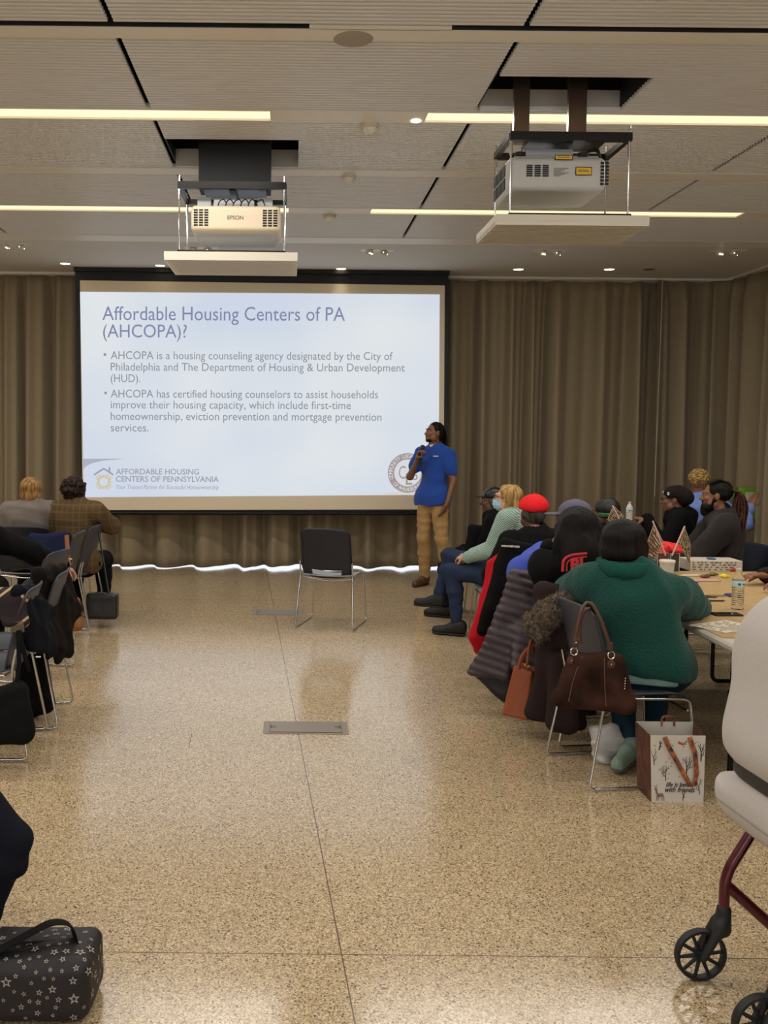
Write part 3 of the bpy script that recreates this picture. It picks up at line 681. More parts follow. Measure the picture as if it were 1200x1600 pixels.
def make_chair(label, shell=navy, seatm=None, group='sled-base stacking chairs'):
    t = thing('stacking_chair', label, 'chair', group=group)
    def back(u, v):
        x = (2*u-1); w = .225*(1-.03*v) if v > .1 else .225*(.93+.04*v/.1); y = -.205-.085*v-.02*v*v; z = .455+.415*v
        e = abs(x)**6
        return (x*w*(1-.08*(v > .97)), y+.028*x*x, z-.03*e*(v**8)-.02*(1-x*x)*(1-v)**3)
    V, Fs = grid_solid(back, 20, 20, .007, lambda u, v: .19 < u < .81 and .05 < v < .16)
    meshobj('backrest', V, Fs, shell, t)
    def seat(u, v):
        x = 2*u-1; y = -.215+.44*v; w = .225*(1-.04*(1-v))*(1-.10*max(0, v-.85)/.15)
        return (x*w, y, .447+.012*x*x-.02*math.sin(v*PI*.9)*(1-x*x)-.035*max(0, v-.8)**2/.04+.014*max(0, .12-v)/.12)
    V, Fs = grid_solid(seat, 14, 14, .008)
    meshobj('seat', V, Fs, seatm or shell, t)
    for s in (-1, 1):
        pts = [(s*.228, -.232, .60), (s*.232, -.205, .46), (s*.238, -.17, .425), (s*.25, -.285, .012), (s*.25, .255, .012), (s*.225, .215, .425), (s*.215, -.10, .43)]
        pts = [(s*.229, -.236, .575), (s*.230, -.214, .47), (s*.252, -.30, .012), (s*.252, .25, .012), (s*.226, .215, .424), (s*.222, -.17, .436)]
        MB().tube(pts, .0068, 10, fillet=.035).build('sled_leg', chrome, t, smooth=True)
    MB().tube([(-.226, .205, .37), (.226, .205, .37)], .0055, 8).build('cross_bar', chrome, t, smooth=True)
    MB().tube([(-.224, -.17, .436), (0, -.17, .405), (.224, -.17, .436)], .0055, 8, fillet=.1).build('cross_bar', chrome, t, smooth=True)
    return t
def dup(root, loc, rz, label, group=None, shell=None):
    r = root.copy(); C.objects.link(r); r.location = loc; r.rotation_euler = (0, 0, rz); r['label'] = label
    if group: r['group'] = group
    for ch in list(root.children):
        c_ = ch.copy(); C.objects.link(c_); c_.parent = r
        if shell and ch.name.split('.')[0] in ('backrest', 'seat'): c_.data = shell[ch.name.split('.')[0]]
    return r
A, B = gz(465, 981), gz(560, 984)
chair0 = make_chair('empty navy shell chair standing alone in the aisle in front of the screen', navy, pad, 'sled-base stacking chairs')
chair0.location = (gz(519, 976).x, gz(519, 975).y, 0); chair0.rotation_euler.z = math.radians(-17)
chairS = make_chair('slate grey shell chair of the woman in the green fleece, brown handbag on its back', slate)
for ch in chairS.children:
    if ch.name.startswith('backrest'): slb = ch.data
    if ch.name.startswith('seat'): sls = ch.data
def chair(x, y, deg, label, src=None):
    return dup(chair0 if src is None else src, (x, y, 0), math.radians(deg), label)

# ------------------------------------------------------------------ people
def hair_mat(n, c, c2=None, sc=45, st=(1, 1, .15), rough=.6, bump=.8):
    m = mat(n, c, rough, bump=bump, scale=sc, stretch=st, col2=c2, var=.3); m.node_tree.nodes['Principled BSDF'].inputs['Specular IOR Level'].default_value = .2; return m
skin_d = mat('skin_deep', (92, 58, 40), .5, var=.08, scale=20); skin_m = mat('skin_brown', (128, 84, 58), .48, var=.08, scale=20); skin_l = mat('skin_light', (206, 156, 132), .5, var=.08, scale=20)
lipm = mat('lips', (120, 66, 56), .4); eyew = mat('eye_white', (140, 128, 118), .5); eyed = mat('eye_dark', (30, 18, 12), .2)
def ik(s, w, l1, l2, pole):
    s, w, pole = np.array(s, float), np.array(w, float), np.array(pole, float)
    d = w-s; L = np.linalg.norm(d)
    if L > (l1+l2)*.995: w = s+d/L*(l1+l2)*.995; d = w-s; L = np.linalg.norm(d)
    a = (l1*l1-l2*l2+L*L)/(2*L); h = math.sqrt(max(l1*l1-a*a, 1e-6)); u = d/L
    q = pole-(pole @ u)*u; return s+u*a+nrm(q)*h, w
def hand(b, w, dr, nr, curl=.5, sgn=1, m=0, s=1.0, thumb=.5):
    # w wrist, dr pointing to the knuckles, nr the way the palm faces
    w = np.array(w, float); d = nrm(dr); n = nrm(np.array(nr, float)-(np.array(nr, float) @ d)*d); l = np.cross(d, n)*sgn   # l: little finger -> thumb side
    R = np.stack([l, d, n], 1)
    b.box(w+d*.045*s, (.038*s, .048*s, .013*s), R=R, rnd=.012*s, m=m, k=.012); b.cap(w-d*.01, w+d*.02*s, .023*s, .026*s, m=m, k=.02, fl=(*n, .7))
    for i, (ln, off) in enumerate([(.9, -.030), (1.05, -.010), (1.1, .010), (.98, .030)]):
        p = w+d*(.088-.004*abs(i-2))*s+l*off*s; a = curl*.55
        for j, sg in enumerate((.040, .026, .021)):
            a += curl*(.15 if j == 0 else .95); v = d*math.cos(a)+n*math.sin(a); q = p+v*sg*ln*s
            b.cap(p, q, (.0092-.001*j)*s, (.0084-.001*j)*s, m=m, k=.004); p = q
    p = w+d*.025*s+l*.030*s+n*.004; v = nrm(d*.65+l*(.75-thumb*.5)+n*(.25+thumb*.8)); q = p+v*.045*s; b.cap(p, q, .0125*s, .0105*s, m=m, k=.014)
    v2 = nrm(v*.8+d*.35-l*thumb*.6+n*.1); b.cap(q, q+v2*.03*s, .0102*s, .0085*s, m=m, k=.005)
def head(b, c, R, s=1.0, m=(0, 1, 2, 3), open_=0, ears=1, face=1):
    c = np.array(c, float); R = np.array(R)
    T = lambda p: c+R @ (np.array(p, float)*s)
    E = lambda p, r, **k: b.ell(T(p), np.array(r)*s, R=R, **k)
    E((0, -.018, .03), (.074, .094, .085), k=.02); E((0, .028, -.035), (.056, .060, .070), k=.03); E((0, .052, -.088), (.026, .022, .02), k=.025)
    E((-.052, .02, -.06), (.018, .035, .03), k=.02); E((.052, .02, -.06), (.018, .035, .03), k=.02)
    if face:
        b.cap(T((0, .080, .012)), T((0, .104, -.026)), .008*s, .012*s, m=m[0], k=.014); E((-.012, .094, -.030), (.009, .01, .008), k=.006); E((.012, .094, -.030), (.009, .01, .008), k=.006)
        b.cap(T((-.040, .066, .026)), T((0, .084, .024)), .011*s, m=m[0], k=.012); b.cap(T((.040, .066, .026)), T((0, .084, .024)), .011*s, m=m[0], k=.012)
        for q in (-1, 1):
            E((q*.030, .093, .006), (.015, .014, .010), op='s', k=.008)
            E((q*.030, .0705, .005), (.0125, .0125, .0105), m=m[2], k=.002); E((q*.030, .0775, .005), (.0058, .0065, .0062), m=m[3], k=.001)
            b.cap(T((q*.044, .068, .013)), T((q*.017, .080, .014)), .0045*s, m=m[0], k=.004)
            E((q*.04, .06, -.022), (.02, .02, .016), k=.015)
        b.cap(T((-.019, .082, -.054)), T((.019, .082, -.054)), .0075*s, m=m[1], k=.006); b.cap(T((-.016, .080, -.065-.012*open_)), T((.016, .080, -.065-.012*open_)), .0075*s, m=m[1], k=.006)
        if open_: E((0, .092, -.061), (.014, .016, .006), op='s', k=.003, m=m[3])
    if ears:
        for q in (-1, 1): E((q*.076, -.008, -.004), (.010, .019, .031), k=.008)
    return T
def seated(h=1.0): return dict(hip=(0, 0, .53), hipw=.095, chest=(0, -.02, .93), neck=(0, 0, 1.06), shw=.175, shz=1.00, head=(0, .02, 1.185))
class Person:
    def __init__(s, label, loc, deg, sk, res=.01, J=None, hr=(0, 0, 0), group=None, legs=None, fat=1.0, hs=1.0, face=1, name='person'):
        s.t = thing(name, label, 'person', loc, math.radians(deg), group); s.sk = sk; s.res = res; s.fat = fat
        j = seated(); j.update(J or {}); s.J = j; s.hr = rotm(*hr); s.hs = hs
        A_ = lambda k: np.array(j[k], float)
        s.hip, s.chest, s.neck, s.hd = A_('hip'), A_('chest'), A_('neck'), A_('head')
        up = nrm(s.neck-s.hip); sd = nrm(np.array(j.get('side', (1, 0, 0)), float)); s.sd = sd; s.fw = nrm(np.cross(up, sd))
        sc = s.hip+(s.neck-s.hip)*((j['shz']-s.hip[2])/(s.neck[2]-s.hip[2]))
        s.sh = [sc-sd*j['shw'], sc+sd*j['shw']]
        hx = np.array(j.get('hipside', (1, 0, 0)), float)
        s.hp = [s.hip-hx*j['hipw'], s.hip+hx*j['hipw']]
        s.kn = [np.array(v, float) for v in j.get('knees', [(-.13, .42, .50), (.13, .42, .50)])]
        s.an = [np.array(v, float) for v in j.get('ankles', [(-.13, .40, .09), (.13, .40, .09)])]
        s.ft = [np.array(v, float) for v in j.get('toes', [(a[0], a[1]+.15, .03) for a in s.an])]
        s.wr = []; s.el = []
        for i, sg in enumerate((-1, 1)):
            w = j.get('wrists', [(-.15, .35, .62), (.15, .35, .62)])[i]; pole = j.get('poles', [(-.5, -.3, -.8), (.5, -.3, -.8)])[i]
            e, w = ik(s.sh[i], w, .29, .26, pole); s.el.append(e); s.wr.append(w)
        s.hands = j.get('hands', [dict(), dict()])
        b = SDF(res, .03); f = fat; sk_ = .008
        s.trunk(b, -.012); b.cap(s.neck-(0, 0, .06), s.hd-(0, .01, .05), .056, .052, k=.02)
        for i in (0, 1):
            s.limb_arm(b, i, -.004); s.limb_leg(b, i, -.008)
            hk = s.hands[i]
            if hk is not None:
                dr = hk.get('d', s.wr[i]-s.el[i]); hand(b, s.wr[i], dr, hk.get('n', (0, 0, -1)), hk.get('curl', .5), hk.get('sgn', 1 if i == 0 else -1), s=hk.get('s', 1.0), thumb=hk.get('thumb', .5))
        s.T = head(b, s.hd, s.hr, hs, open_=j.get('open', 0), face=face)
        s.body = b
    def trunk(s, b, o, m=0, k=None, legs=1):
        f = s.fat; fl = (*s.fw, .74)
        b.cap(s.hp[0], s.hp[1], .105*f+o, m=m, k=.04); b.cap(s.hip+(0, 0, .05), s.chest, .135*f+o, .142*f**.6+o, m=m, k=.05, fl=fl)
        b.cap(s.sh[0]*.88+s.sh[1]*.12, s.sh[1]*.88+s.sh[0]*.12, .052+o, m=m, k=.06); [b.cap(s.neck-(0, 0, .035), q*.9+s.neck*.1-(0, 0, .0), .045+o, .045+o, m=m, k=.05) for q in s.sh]; b.cap(s.chest, s.neck-(0, 0, .03), .12+o, .065+o, m=m, k=.05, fl=fl)
    def limb_arm(s, b, i, o, m=0, frac=1.0, up=1.0, k=.02):
        f = s.fat**.5
        e = s.sh[i]+(s.el[i]-s.sh[i])*up
        b.cap(s.sh[i], e, .054*f+o, (.054-(.054-.042)*up)*f+o, m=m, k=.035)
        if up >= 1 and frac > 0: w = s.el[i]+(s.wr[i]-s.el[i])*frac; b.cap(s.el[i], w, .043*f+o, (.043-.016*frac)*f+o, m=m, k=k)
    def limb_leg(s, b, i, o, m=0, frac=1.0, foot=1):
        f = s.fat**.6
        b.cap(s.hp[i], s.kn[i], .088*f+o, .060*f+o, m=m, k=.03); a = s.kn[i]+(s.an[i]-s.kn[i])*frac
        mid = s.kn[i]+(s.an[i]-s.kn[i])*.35; mid = mid-nrm(s.ft[i]-s.an[i])*.015
        b.cap(s.kn[i], mid, .056*f+o, .056*f+o, m=m, k=.03); b.cap(mid, a, .056*f+o, .038*f+o, m=m, k=.03)
        if foot: b.cap(s.an[i]-(0, 0, .03), s.an[i]+(s.ft[i]-s.an[i])*.75, .034, .024, m=m, k=.02)
    def finish(s):
        s.body.mesh('body', [s.sk, s.lip if hasattr(s, 'lip') else lipm, eyew, eyed], s.t); return s
    def top(s, name, m, o=.014, sleeves=(1, 1), ups=(1, 1), hem=None, amp=.009, sc=19, extra=None, res=None, neck=.075, cuffs=True, seed=1, collar=None):
        b = SDF(res or s.res, .03); s.trunk(b, o)
        for i in (0, 1): s.limb_arm(b, i, o*1.1, frac=sleeves[i], up=ups[i])
        if extra: extra(b)
        if collar is not None: b.cap(s.neck-(0, .0, .03), s.neck+(0, 0, .02), .078+collar, .066+collar, k=.03)
        b.disp = folds(amp, sc, seed)
        hz = hem if hem is not None else s.hip[2]-.07
        lo = s.hip+(-.4*s.fat, -.4, -.5); hi = s.hip+(.4*s.fat, .4, hz-s.hip[2]+.05)
        b.plane((0, 0, hz), (0, 0, -1), lo, hi)
        b.ell(s.neck+(0, .01, .075), (neck, neck, .075), op='s', k=.01)
        return b.mesh(name, m, s.t)
    def legs(s, name, m, o=.012, frac=.93, amp=.006, sc=22, res=None, seed=3):
        b = SDF(res or s.res, .03); st = .85 if s.hip[2] > .8 else 1; b.cap(s.hp[0], s.hp[1], .108*s.fat*st+o*st, k=.03); b.cap(s.hip, s.hip+(0, 0, .08), .12*s.fat+o, k=.03, fl=(*s.fw, .78))
        for i in (0, 1): s.limb_leg(b, i, o if st == 1 else o-.004, frac=frac, foot=0)
        b.disp = folds(amp, sc, seed)
        if s.hip[2] > .8: b.plane(s.hip+(0, 0, .06), (0, 0, 1), s.hip-.5, s.hip+.5)
        return b.mesh(name, m, s.t)
    def shoe(s, i, m, sole=None, o=.010):
        a, t_ = s.an[i], s.ft[i]; d = nrm((t_-a)*(1, 1, 0)) if abs(t_[2]-a[2]) < .12 else nrm(t_-a)
        b = SDF(.007, .02); zf = min(a[2]-.06, t_[2]); u = nrm(np.array((0, 0, 1.))-d*d[2])
        heel = a-u*.045-d*.03; toe = heel+d*.21-u*.008
        b.cap(heel+u*.012, toe, .040+o*.5, .036, fl=(*np.cross(d, u), .95)); b.cap(heel+u*.05, heel+d*.09+u*.022, .042, .04); b.cap(a-(0, 0, .0), heel+u*.03, .042, .042)
        b.plane(heel-u*.030, -u, k=.004); b.disp = lambda P: .0012*np.sin(P @ d*140)
        o_ = b.mesh('shoe', m, s.t)
        q = SDF(.007, .01); q.cap(heel-u*.030, toe-u*.022, .042, .038, fl=(*u, .32)); q.mesh('sole', sole or m, o_)
        return o_
    def hair(s, m, prims, amp=.004, sc=60, seed=5, res=.008, name='hair', stretch=(1, 1, .3), cut=None, k=.02):
        b = SDF(res, k)
        for p in prims:
            kind, *a = p; R = np.array(s.hr); T = s.T; kw = a[-1] if isinstance(a[-1], dict) else {}
            a = a[:-1] if kw else a
            if kind == 'e': b.ell(T(a[0]), np.array(a[1])*s.hs, R=R, **kw)
            elif kind == 'c': b.cap(T(a[0]), T(a[1]), a[2]*s.hs, a[3]*s.hs, **kw)
        if amp: b.disp = folds(amp, sc, seed, stretch)
        return b.mesh(name, m, s.t)
def hoop(P, pts, r=.022, m=None):
    for p in pts:
        c = P.T(p); V = [c+np.array(P.hr) @ np.array((0, r*math.cos(a), r*math.sin(a))) for a in np.linspace(0, 2*PI, 20)[:-1]]
        MB().tube(V, .0022, 6, closed=True).build('hoop_earring', mat('silver', (220, 215, 205), .2, 1), P.t, smooth=True)
def glasses(P, m=None):
    m = m or black
    b = MB(); T = lambda p: Vector(P.T(p))
    for q in (-1, 1):
        b.tube([T((q*.033+.023*math.cos(a), .100-.012*abs(math.cos(a))*(q*math.cos(a) > 0), .004+.018*math.sin(a))) for a in np.linspace(0, 2*PI, 18)[:-1]], .0022, 6, closed=True)
        b.tube([T((q*.055, .090, .01)), T((q*.078, .02, .012)), T((q*.080, -.02, .004))], .0022, 6)
    b.tube([T((-.012, .104, .006)), T((.012, .104, .006))], .0022, 6)
    b.build('glasses', m, P.t, smooth=True)
def strands(P, m, roots, name='dreadlock', r=.006, seed=1, beads=None):
    g = random.Random(seed)
    b = MB()
    for pts in roots:
        q = [Vector(P.T(p))+Vector((g.uniform(-.004, .004), g.uniform(-.004, .004), g.uniform(-.004, .004))) for p in pts]
        b.tube(q, [r*1.1]*(len(q)-1)+[r*.5], 6) if False else b.tube(filleted(q, .05, n=3), r, 6)
    return b.build(name, m, P.t, smooth=True)

# --- the presenter
pos = gz(675, 917); man = None
mt = mat('blue_polo_cotton', (38, 74, 158), .8, bump=.15, scale=500, sheen=.2); kh = mat('khaki_twill', (168, 134, 88), .8, bump=.12, scale=300, sheen=.1)
JM = dict(hip=(.01, 0, .96), hipw=.075, chest=(0, -.02, 1.36), neck=(.0, -.01, 1.545), shw=.168, shz=1.455, head=(-.0, .015, 1.685),
          knees=[(-.13, .03, .52), (.10, .03, .52)], ankles=[(-.17, -.02, .09), (.12, -.04, .09)], toes=[(-.21, .13, .03), (.13, .12, .03)],
          wrists=[(-.205, .07, .93), (.075, .215, 1.405)], poles=[(-.6, -.8, 0), (.6, -.15, -1)],
          hands=[dict(d=(.35, .15, -.9), n=(.9, 0, 0), curl=.2), dict(d=(-.35, .25, .8), n=(-.9, .1, -.35), curl=1.25, thumb=1.0, s=1.05)], open=1)
man = Person('standing man in a blue polo shirt and khaki trousers speaking into a microphone', (pos.x, pos.y, 0), 142, skin_m, .0055, JM, hr=(-.55, .14, 0), face=1)
man.finish()
polo = man.top('polo_shirt', mt, .013, sleeves=(0, 0), ups=(.66, .62), hem=.90, amp=.008, sc=20, neck=.085, collar=None, extra=lambda b: (b.cap(man.hp[0]+(-.0, 0, .02), man.hp[1]+(0, 0, .02), .121, k=.09), [b.cap(man.sh[i], man.sh[i]+(man.el[i]-man.sh[i])*.55, .055, .061, k=.03) for i in (0, 1)]))
b = SDF(.0055, .01); b.cap(man.neck-(0, 0, .045), man.neck+(0, .0, .012), .092, .074, fl=(0, 1, 0, .85)); b.ell(man.neck+(0, .02, .05), (.066, .066, .08), op='s', k=.006); b.box(man.neck+(0, .09, .02), (.03, .05, .12), R=rotm(0, -.1, PI/4), rnd=.002, op='s', k=.004); b.mesh('collar', mt, polo)
b = SDF(.0055, .01); b.cap(man.neck-(0, -.008, .06), man.neck+(0, .014, -.022), .062, .062); b.mesh('undershirt', white, man.t)
b = MB(); 
for k_ in range(3): b.lathe([(.001, .003), (.006, .002), (.006, 0)], c=man.chest+np.array((0, .128-.006*k_, .11-.04*k_)), R=rotm(0, -PI/2, 0), n=10)
b.build('button', mat('blue_button', (60, 90, 165), .4), polo)
MB().box(man.chest+np.array((-.075, .124, .075)), (.028, .002, .007), R=rotm(.35, -.2, 0)).build('chest_emblem', mat('pale_thread', (190, 196, 215), .7), polo)
man.legs('trousers', kh, .017, .93, amp=.0065, sc=24)
brn = mat('brown_leather', (84, 50, 30), .4, bump=.1, scale=60, coat=.3); sol = mat('dark_sole', (36, 26, 20), .6)
for i in (0, 1): man.shoe(i, brn, sol)
blk_hair = hair_mat('black_hair', (9, 7, 6), (20, 15, 12), 60)
man.hair(blk_hair, [('e', (0, -.024, .040), (.079, .096, .083)), ('e', (0, -.075, -.01), (.07, .05, .07)), ('e', (0, .085, .005), (.085, .075, .082), dict(op='s', k=.012)), ('e', (0, .06, -.08), (.1, .08, .06), dict(op='s', k=.01))], .003, 90, res=.006)
g = random.Random(3)
man_roots = [[(x, -.09, .05), (x*1.15, -.125, -.02), (x*1.2+.01, -.13, -.10), (x*1.3+.02, -.135+g.uniform(-.01, .01), -.19-g.uniform(0, .05))] for x in np.linspace(-.06, .07, 14)]+[[(x, -.07, .07), (x*1.2, -.115, 0), (x*1.3, -.14, -.09), (x*1.3, -.15, -.17)] for x in np.linspace(-.05, .06, 9)]
strands(man, blk_hair, man_roots, r=.0075)
man.hair(blk_hair, [('e', (0, .050, -.088), (.038, .034, .024)), ('c', (-.05, .03, -.07), (0, .068, -.092), .014, .014), ('c', (.05, .03, -.07), (0, .068, -.092), .014, .014), ('c', (-.022, .086, -.044), (.022, .086, -.044), .0045, .0045), ('e', (0, .09, -.062), (.022, .02, .012), dict(op='s', k=.004))], .0015, 160, name='beard', res=.005, k=.01)
b = MB()
for q_ in (-1, 1): b.tube([Vector(man.T((q_*.018, .089, .027))), Vector(man.T((q_*.033, .088, .033))), Vector(man.T((q_*.05, .072, .026)))], .0035, 6)
b.build('eyebrow', blk_hair, man.t, smooth=True)
MB().tube([man.wr[0]+np.array((.032*math.cos(a), .032*math.sin(a), .012+.006*math.sin(a))) for a in np.linspace(0, 2*PI, 16)[:-1]], .003, 6, closed=True).build('bracelet', mat('gold', (200, 160, 80), .3, 1), man.t, smooth=True)
# microphone, in his right hand
hw_ = man.wr[1]+nrm((-.35, .25, .8))*.075+nrm((-.9, .1, -.35))*.026
ax = nrm((-.08, -.15, 1)); R_ = Vector((0, 0, 1)).rotation_difference(Vector(ax)).to_matrix()
M4 = Matrix.Translation(man.t.location) @ Matrix.Rotation(man.t.rotation_euler.z, 4, 'Z')
mc = M4 @ Vector(hw_); Rw = Matrix.Rotation(man.t.rotation_euler.z, 3, 'Z') @ R_
t = thing('microphone', 'black handheld microphone held at the mouth of the man in blue', 'microphone', mc-Rw @ Vector((0, 0, .13)))
MB().lathe([(.001, -.13), (.012, -.13), (.013, -.05), (.018, .03), (.02, .045)], c=mc, R=Rw).build('handle', black, t, world=True, smooth=True)
MB().lathe([(.019, .045), (.026, .055), (.027, .07), (.021, .09), (.001, .098)], c=mc, R=Rw).build('mesh_head', mat('mic_grille', (70, 70, 72), .4, .8, bump=.5, scale=300), t, world=True, smooth=True)
MB().lathe([(.0145, -.045), (.0155, -.045), (.0165, -.03), (.0155, -.03)], c=mc, R=Rw, cap=False).build('band', mat('silver', (220, 215, 205), .2, 1), t, world=True, smooth=True)
# --- right-hand row, from the screen towards the camera
denim = mat('denim', (44, 54, 78), .85, bump=.2, scale=300, var=.12); blkc = mat('black_cloth', (15, 14, 15), .9, bump=.1, scale=200)
blks = mat('black_sneaker', (20, 19, 19), .6, bump=.2, scale=200)
def zigzag_knit(name, c1, c2):
    m = mat(name, c1, .85, sheen=.2); nt = m.node_tree; N = nt.nodes; L = nt.links; b = N['Principled BSDF']
    tc = N.new('ShaderNodeTexCoord'); w = N.new('ShaderNodeTexWave'); w.inputs['Scale'].default_value = 17; w.bands_direction = 'Z'; w.wave_profile = 'TRI'
    sp = N.new('ShaderNodeSeparateXYZ'); L.new(tc.outputs['Object'], sp.inputs[0])
    pp = N.new('ShaderNodeMath'); pp.operation = 'PINGPONG'; pp.inputs[1].default_value = .05; L.new(sp.outputs[1], pp.inputs[0])
    ad = N.new('ShaderNodeMath'); ad.operation = 'MULTIPLY_ADD'; ad.inputs[1].default_value = 1.0; L.new(pp.outputs[0], ad.inputs[0]); L.new(sp.outputs[2], ad.inputs[2])
    cb = N.new('ShaderNodeCombineXYZ'); L.new(ad.outputs[0], cb.inputs[2]); L.new(cb.outputs[0], w.inputs[0])
    r = N.new('ShaderNodeValToRGB'); r.color_ramp.elements[0].color = lin(c2); r.color_ramp.elements[1].color = lin(c1); r.color_ramp.elements[0].position = .25; r.color_ramp.elements[1].position = .55
    L.new(w.outputs[0], r.inputs[0]); L.new(r.outputs[0], b.inputs['Base Color']); bn = N.new('ShaderNodeBump'); bn.inputs['Distance'].default_value = .006; bn.inputs['Strength'].default_value = .8
    L.new(w.outputs[0], bn.inputs['Height']); L.new(bn.outputs[0], b.inputs['Normal']); return m
# masked woman in aqua knit, sitting sideways
Y2 = 7.85; X2 = at(770, 880, Y2).x
aq = zigzag_knit('aqua_knit', (176, 200, 188), (112, 142, 132))
J2 = dict(hip=(0, -.02, .53), chest=(.0, -.06, .93), neck=(0, -.05, 1.05), head=(0, -.005, 1.155), knees=[(-.08, .43, .53), (.06, .50, .64)], ankles=[(-.10, .36, .09), (-.02, .56, .29)], toes=[(-.12, .51, .03), (-.03, .70, .25)],
          wrists=[(-.10, .30, .66), (.08, .32, .665)], poles=[(-.5, -.4, -.7), (.5, -.4, -.7)], hands=[dict(d=(.6, .75, -.1), n=(.3, 0, -1), curl=.8, thumb=.6), dict(d=(-.6, .75, -.05), n=(-.3, 0, -1), curl=.8, thumb=.6)])
masked = Person('blonde woman in aqua knit sweater and blue face mask, hands clasped on crossed knees', (X2+.10, Y2, 0), 62, skin_l, .0065, J2, hr=(0.25, .12, 0))
masked.finish(); masked.top('sweater', aq, .020, sleeves=(.9, .9), hem=.47, amp=.006, sc=16)
masked.legs('jeans', denim, .010, .9)
for i in (0, 1): masked.shoe(i, blks)
blond = hair_mat('blond_hair', (196, 160, 100), (140, 104, 60), 50)
masked.hair(blond, [('e', (0, -.025, .035), (.092, .105, .088)), ('e', (0, -.075, -.05), (.085, .055, .10)), ('c', (-.078, -.02, .02), (-.082, -.015, -.12), .026, .022), ('c', (.078, -.02, .02), (.082, -.015, -.12), .026, .022),
             ('e', (0, .10, -.01), (.066, .075, .098), dict(op='s', k=.015))], .006, 55, res=.007, stretch=(1, 1, .5))
b = SDF(.005, .01); T = masked.T; R = np.array(masked.hr); b.ell(T((0, .052, -.045)), (.062, .062, .050), R=R, k=.01); b.ell(T((0, .035, -.045)), (.060, .060, .075), R=R, op='s', k=.004)
b = SDF(.005, .012); b.ell(T((0, .045, -.050)), (.064, .066, .056), R=R); b.ell(T((0, -.01, -.05)), (.09, .062, .09), R=R, op='s', k=.004); b.disp = lambda P: .0016*np.sin(P[:, 2]*260)
b.mesh('face_mask', mat('mask_blue', (160, 204, 228), .8), masked.t)
for q in (-1, 1): MB().tube([Vector(T((q*.058, .06, -.03))), Vector(T((q*.078, .01, -.005))), Vector(T((q*.084, -.018, .01)))], .0015, 5).build('mask_loop', white, masked.t)
glasses(masked, mat('brown_frame', (90, 50, 36), .4))
chair(X2+.11, Y2+.0, 90, 'navy chair with thin chrome legs under the woman in aqua').location.z = 0
# person in black cap behind her
Y3 = 8.7; X3 = at(771, 780, Y3).x
J3 = dict(head=(0, .03, 1.07), neck=(0, 0, .95), shz=.89, chest=(0, -.02, .83), hip=(0, 0, .46), knees=[(-.13, .42, .45), (.13, .42, .45)], wrists=[(-.1, .3, .6), (.1, .3, .6)])
cap3 = Person('person in a black cap and black jacket, mostly hidden behind the masked woman', (X3+.02, Y3, 0), 70, skin_d, .011, J3, hr=(.1, 0, 0)); cap3.finish()
cap3.top('jacket', blkc, .025, collar=.01, hem=.47); cap3.legs('trousers', blkc); [cap3.shoe(i, blks) for i in (0, 1)]
gry_hair = hair_mat('grey_hair', (90, 84, 80), (50, 44, 42), 50)
cap3.hair(gry_hair, [('e', (0, -.03, -.0), (.082, .095, .09)), ('e', (0, .08, -.03), (.07, .07, .1), dict(op='s'))], .005)
def ballcap(P, m, brim=1, name='cap', puffy=0):
    b = SDF(.007, .015); R = np.array(P.hr)
    b.ell(P.T((0, -.018, .055)), np.array((.088+puffy, .102+puffy, .078+puffy)), R=R); b.box(P.T((0, -.018, -.02)), (.14, .14, .055), R=R, rnd=.004, op='s', k=.004)
    if brim: b.ell(P.T((0, .105, .042)), (.065, .070, .008), R=R, k=.012)
    b.disp = folds(.002+puffy*.15, 25, 9)
    o = b.mesh(name, m, P.t)
    MB().lathe([(.001, .004), (.008, .002), (.008, -.004)], c=P.T((0, -.018, .133+puffy)), n=10).build('cap_button', m, o); return o
ballcap(cap3, mat('black_leather_cap', (18, 16, 16), .35))
chair(X3+.05, Y3, 90, 'dark chair with a jacket over it behind the masked woman')
def drape(name, label, cat, pts_th, m, res=.012, k=.03, disp=None, extra=None, ms=None, parent=None):
    b = SDF(res, k)
    for a in pts_th:
        if len(a) == 5: b.quad(*[tuple(v) for v in a[:4]], a[4])
        else: b.tri(*[tuple(v) for v in a[:3]], a[3])
    if extra: extra(b)
    b.disp = disp or folds(.006, 14, 2)
    V = None
    if parent is None:
        o = b.mesh(name, ms or m, world=True); return tag(o, label, cat)
    return b.mesh(name, ms or m, parent, world=True)
def D(px, py, Y): return np.array(at(px, py, Y))
drape('jacket', 'dark jacket draped over the chair back behind the masked woman', 'jacket', [(D(738, 826, 8.6), D(765, 824, 8.6), D(762, 900, 8.5), D(728, 880, 8.5), .03)], blkc)
# man in red cap
Y4 = 6.62; X4 = at(840, 850, Y4).x
blackj = mat('black_jacket', (17, 16, 17), .85, bump=.08, scale=120)
J4 = dict(hip=(0, 0, .50), head=(0, .05, 1.135), neck=(0, 0, .995), chest=(0, -.02, .88), shz=.93, wrists=[(-.15, .38, .74), (.15, .38, .74)])
red4 = Person('person in a bright red cap and black jacket seen from behind', (X4-.02, Y4, 0), 10, skin_d, .009, J4, hr=(.0, .1, 0), face=0); red4.finish()
red4.top('jacket', blackj, .03, hem=.46, collar=.0, amp=.008, neck=.06); red4.legs('trousers', blkc); [red4.shoe(i, blks) for i in (0, 1)]
red4.hair(gry_hair, [('e', (0, -.025, .015), (.080, .098, .085)), ('e', (0, .08, -.03), (.09, .09, .1), dict(op='s'))], .003)
redc = mat('red_cap_cotton', (226, 38, 44), .8, bump=.2, scale=60)
ballcap(red4, redc, 1, puffy=.012)
b = SDF(.008, .01); b.cap(red4.neck-(0, 0, .01), red4.neck+(0, 0, .012), .068, .064); b.mesh('shirt_collar', mat('pink_shirt', (190, 130, 130), .8), red4.t)
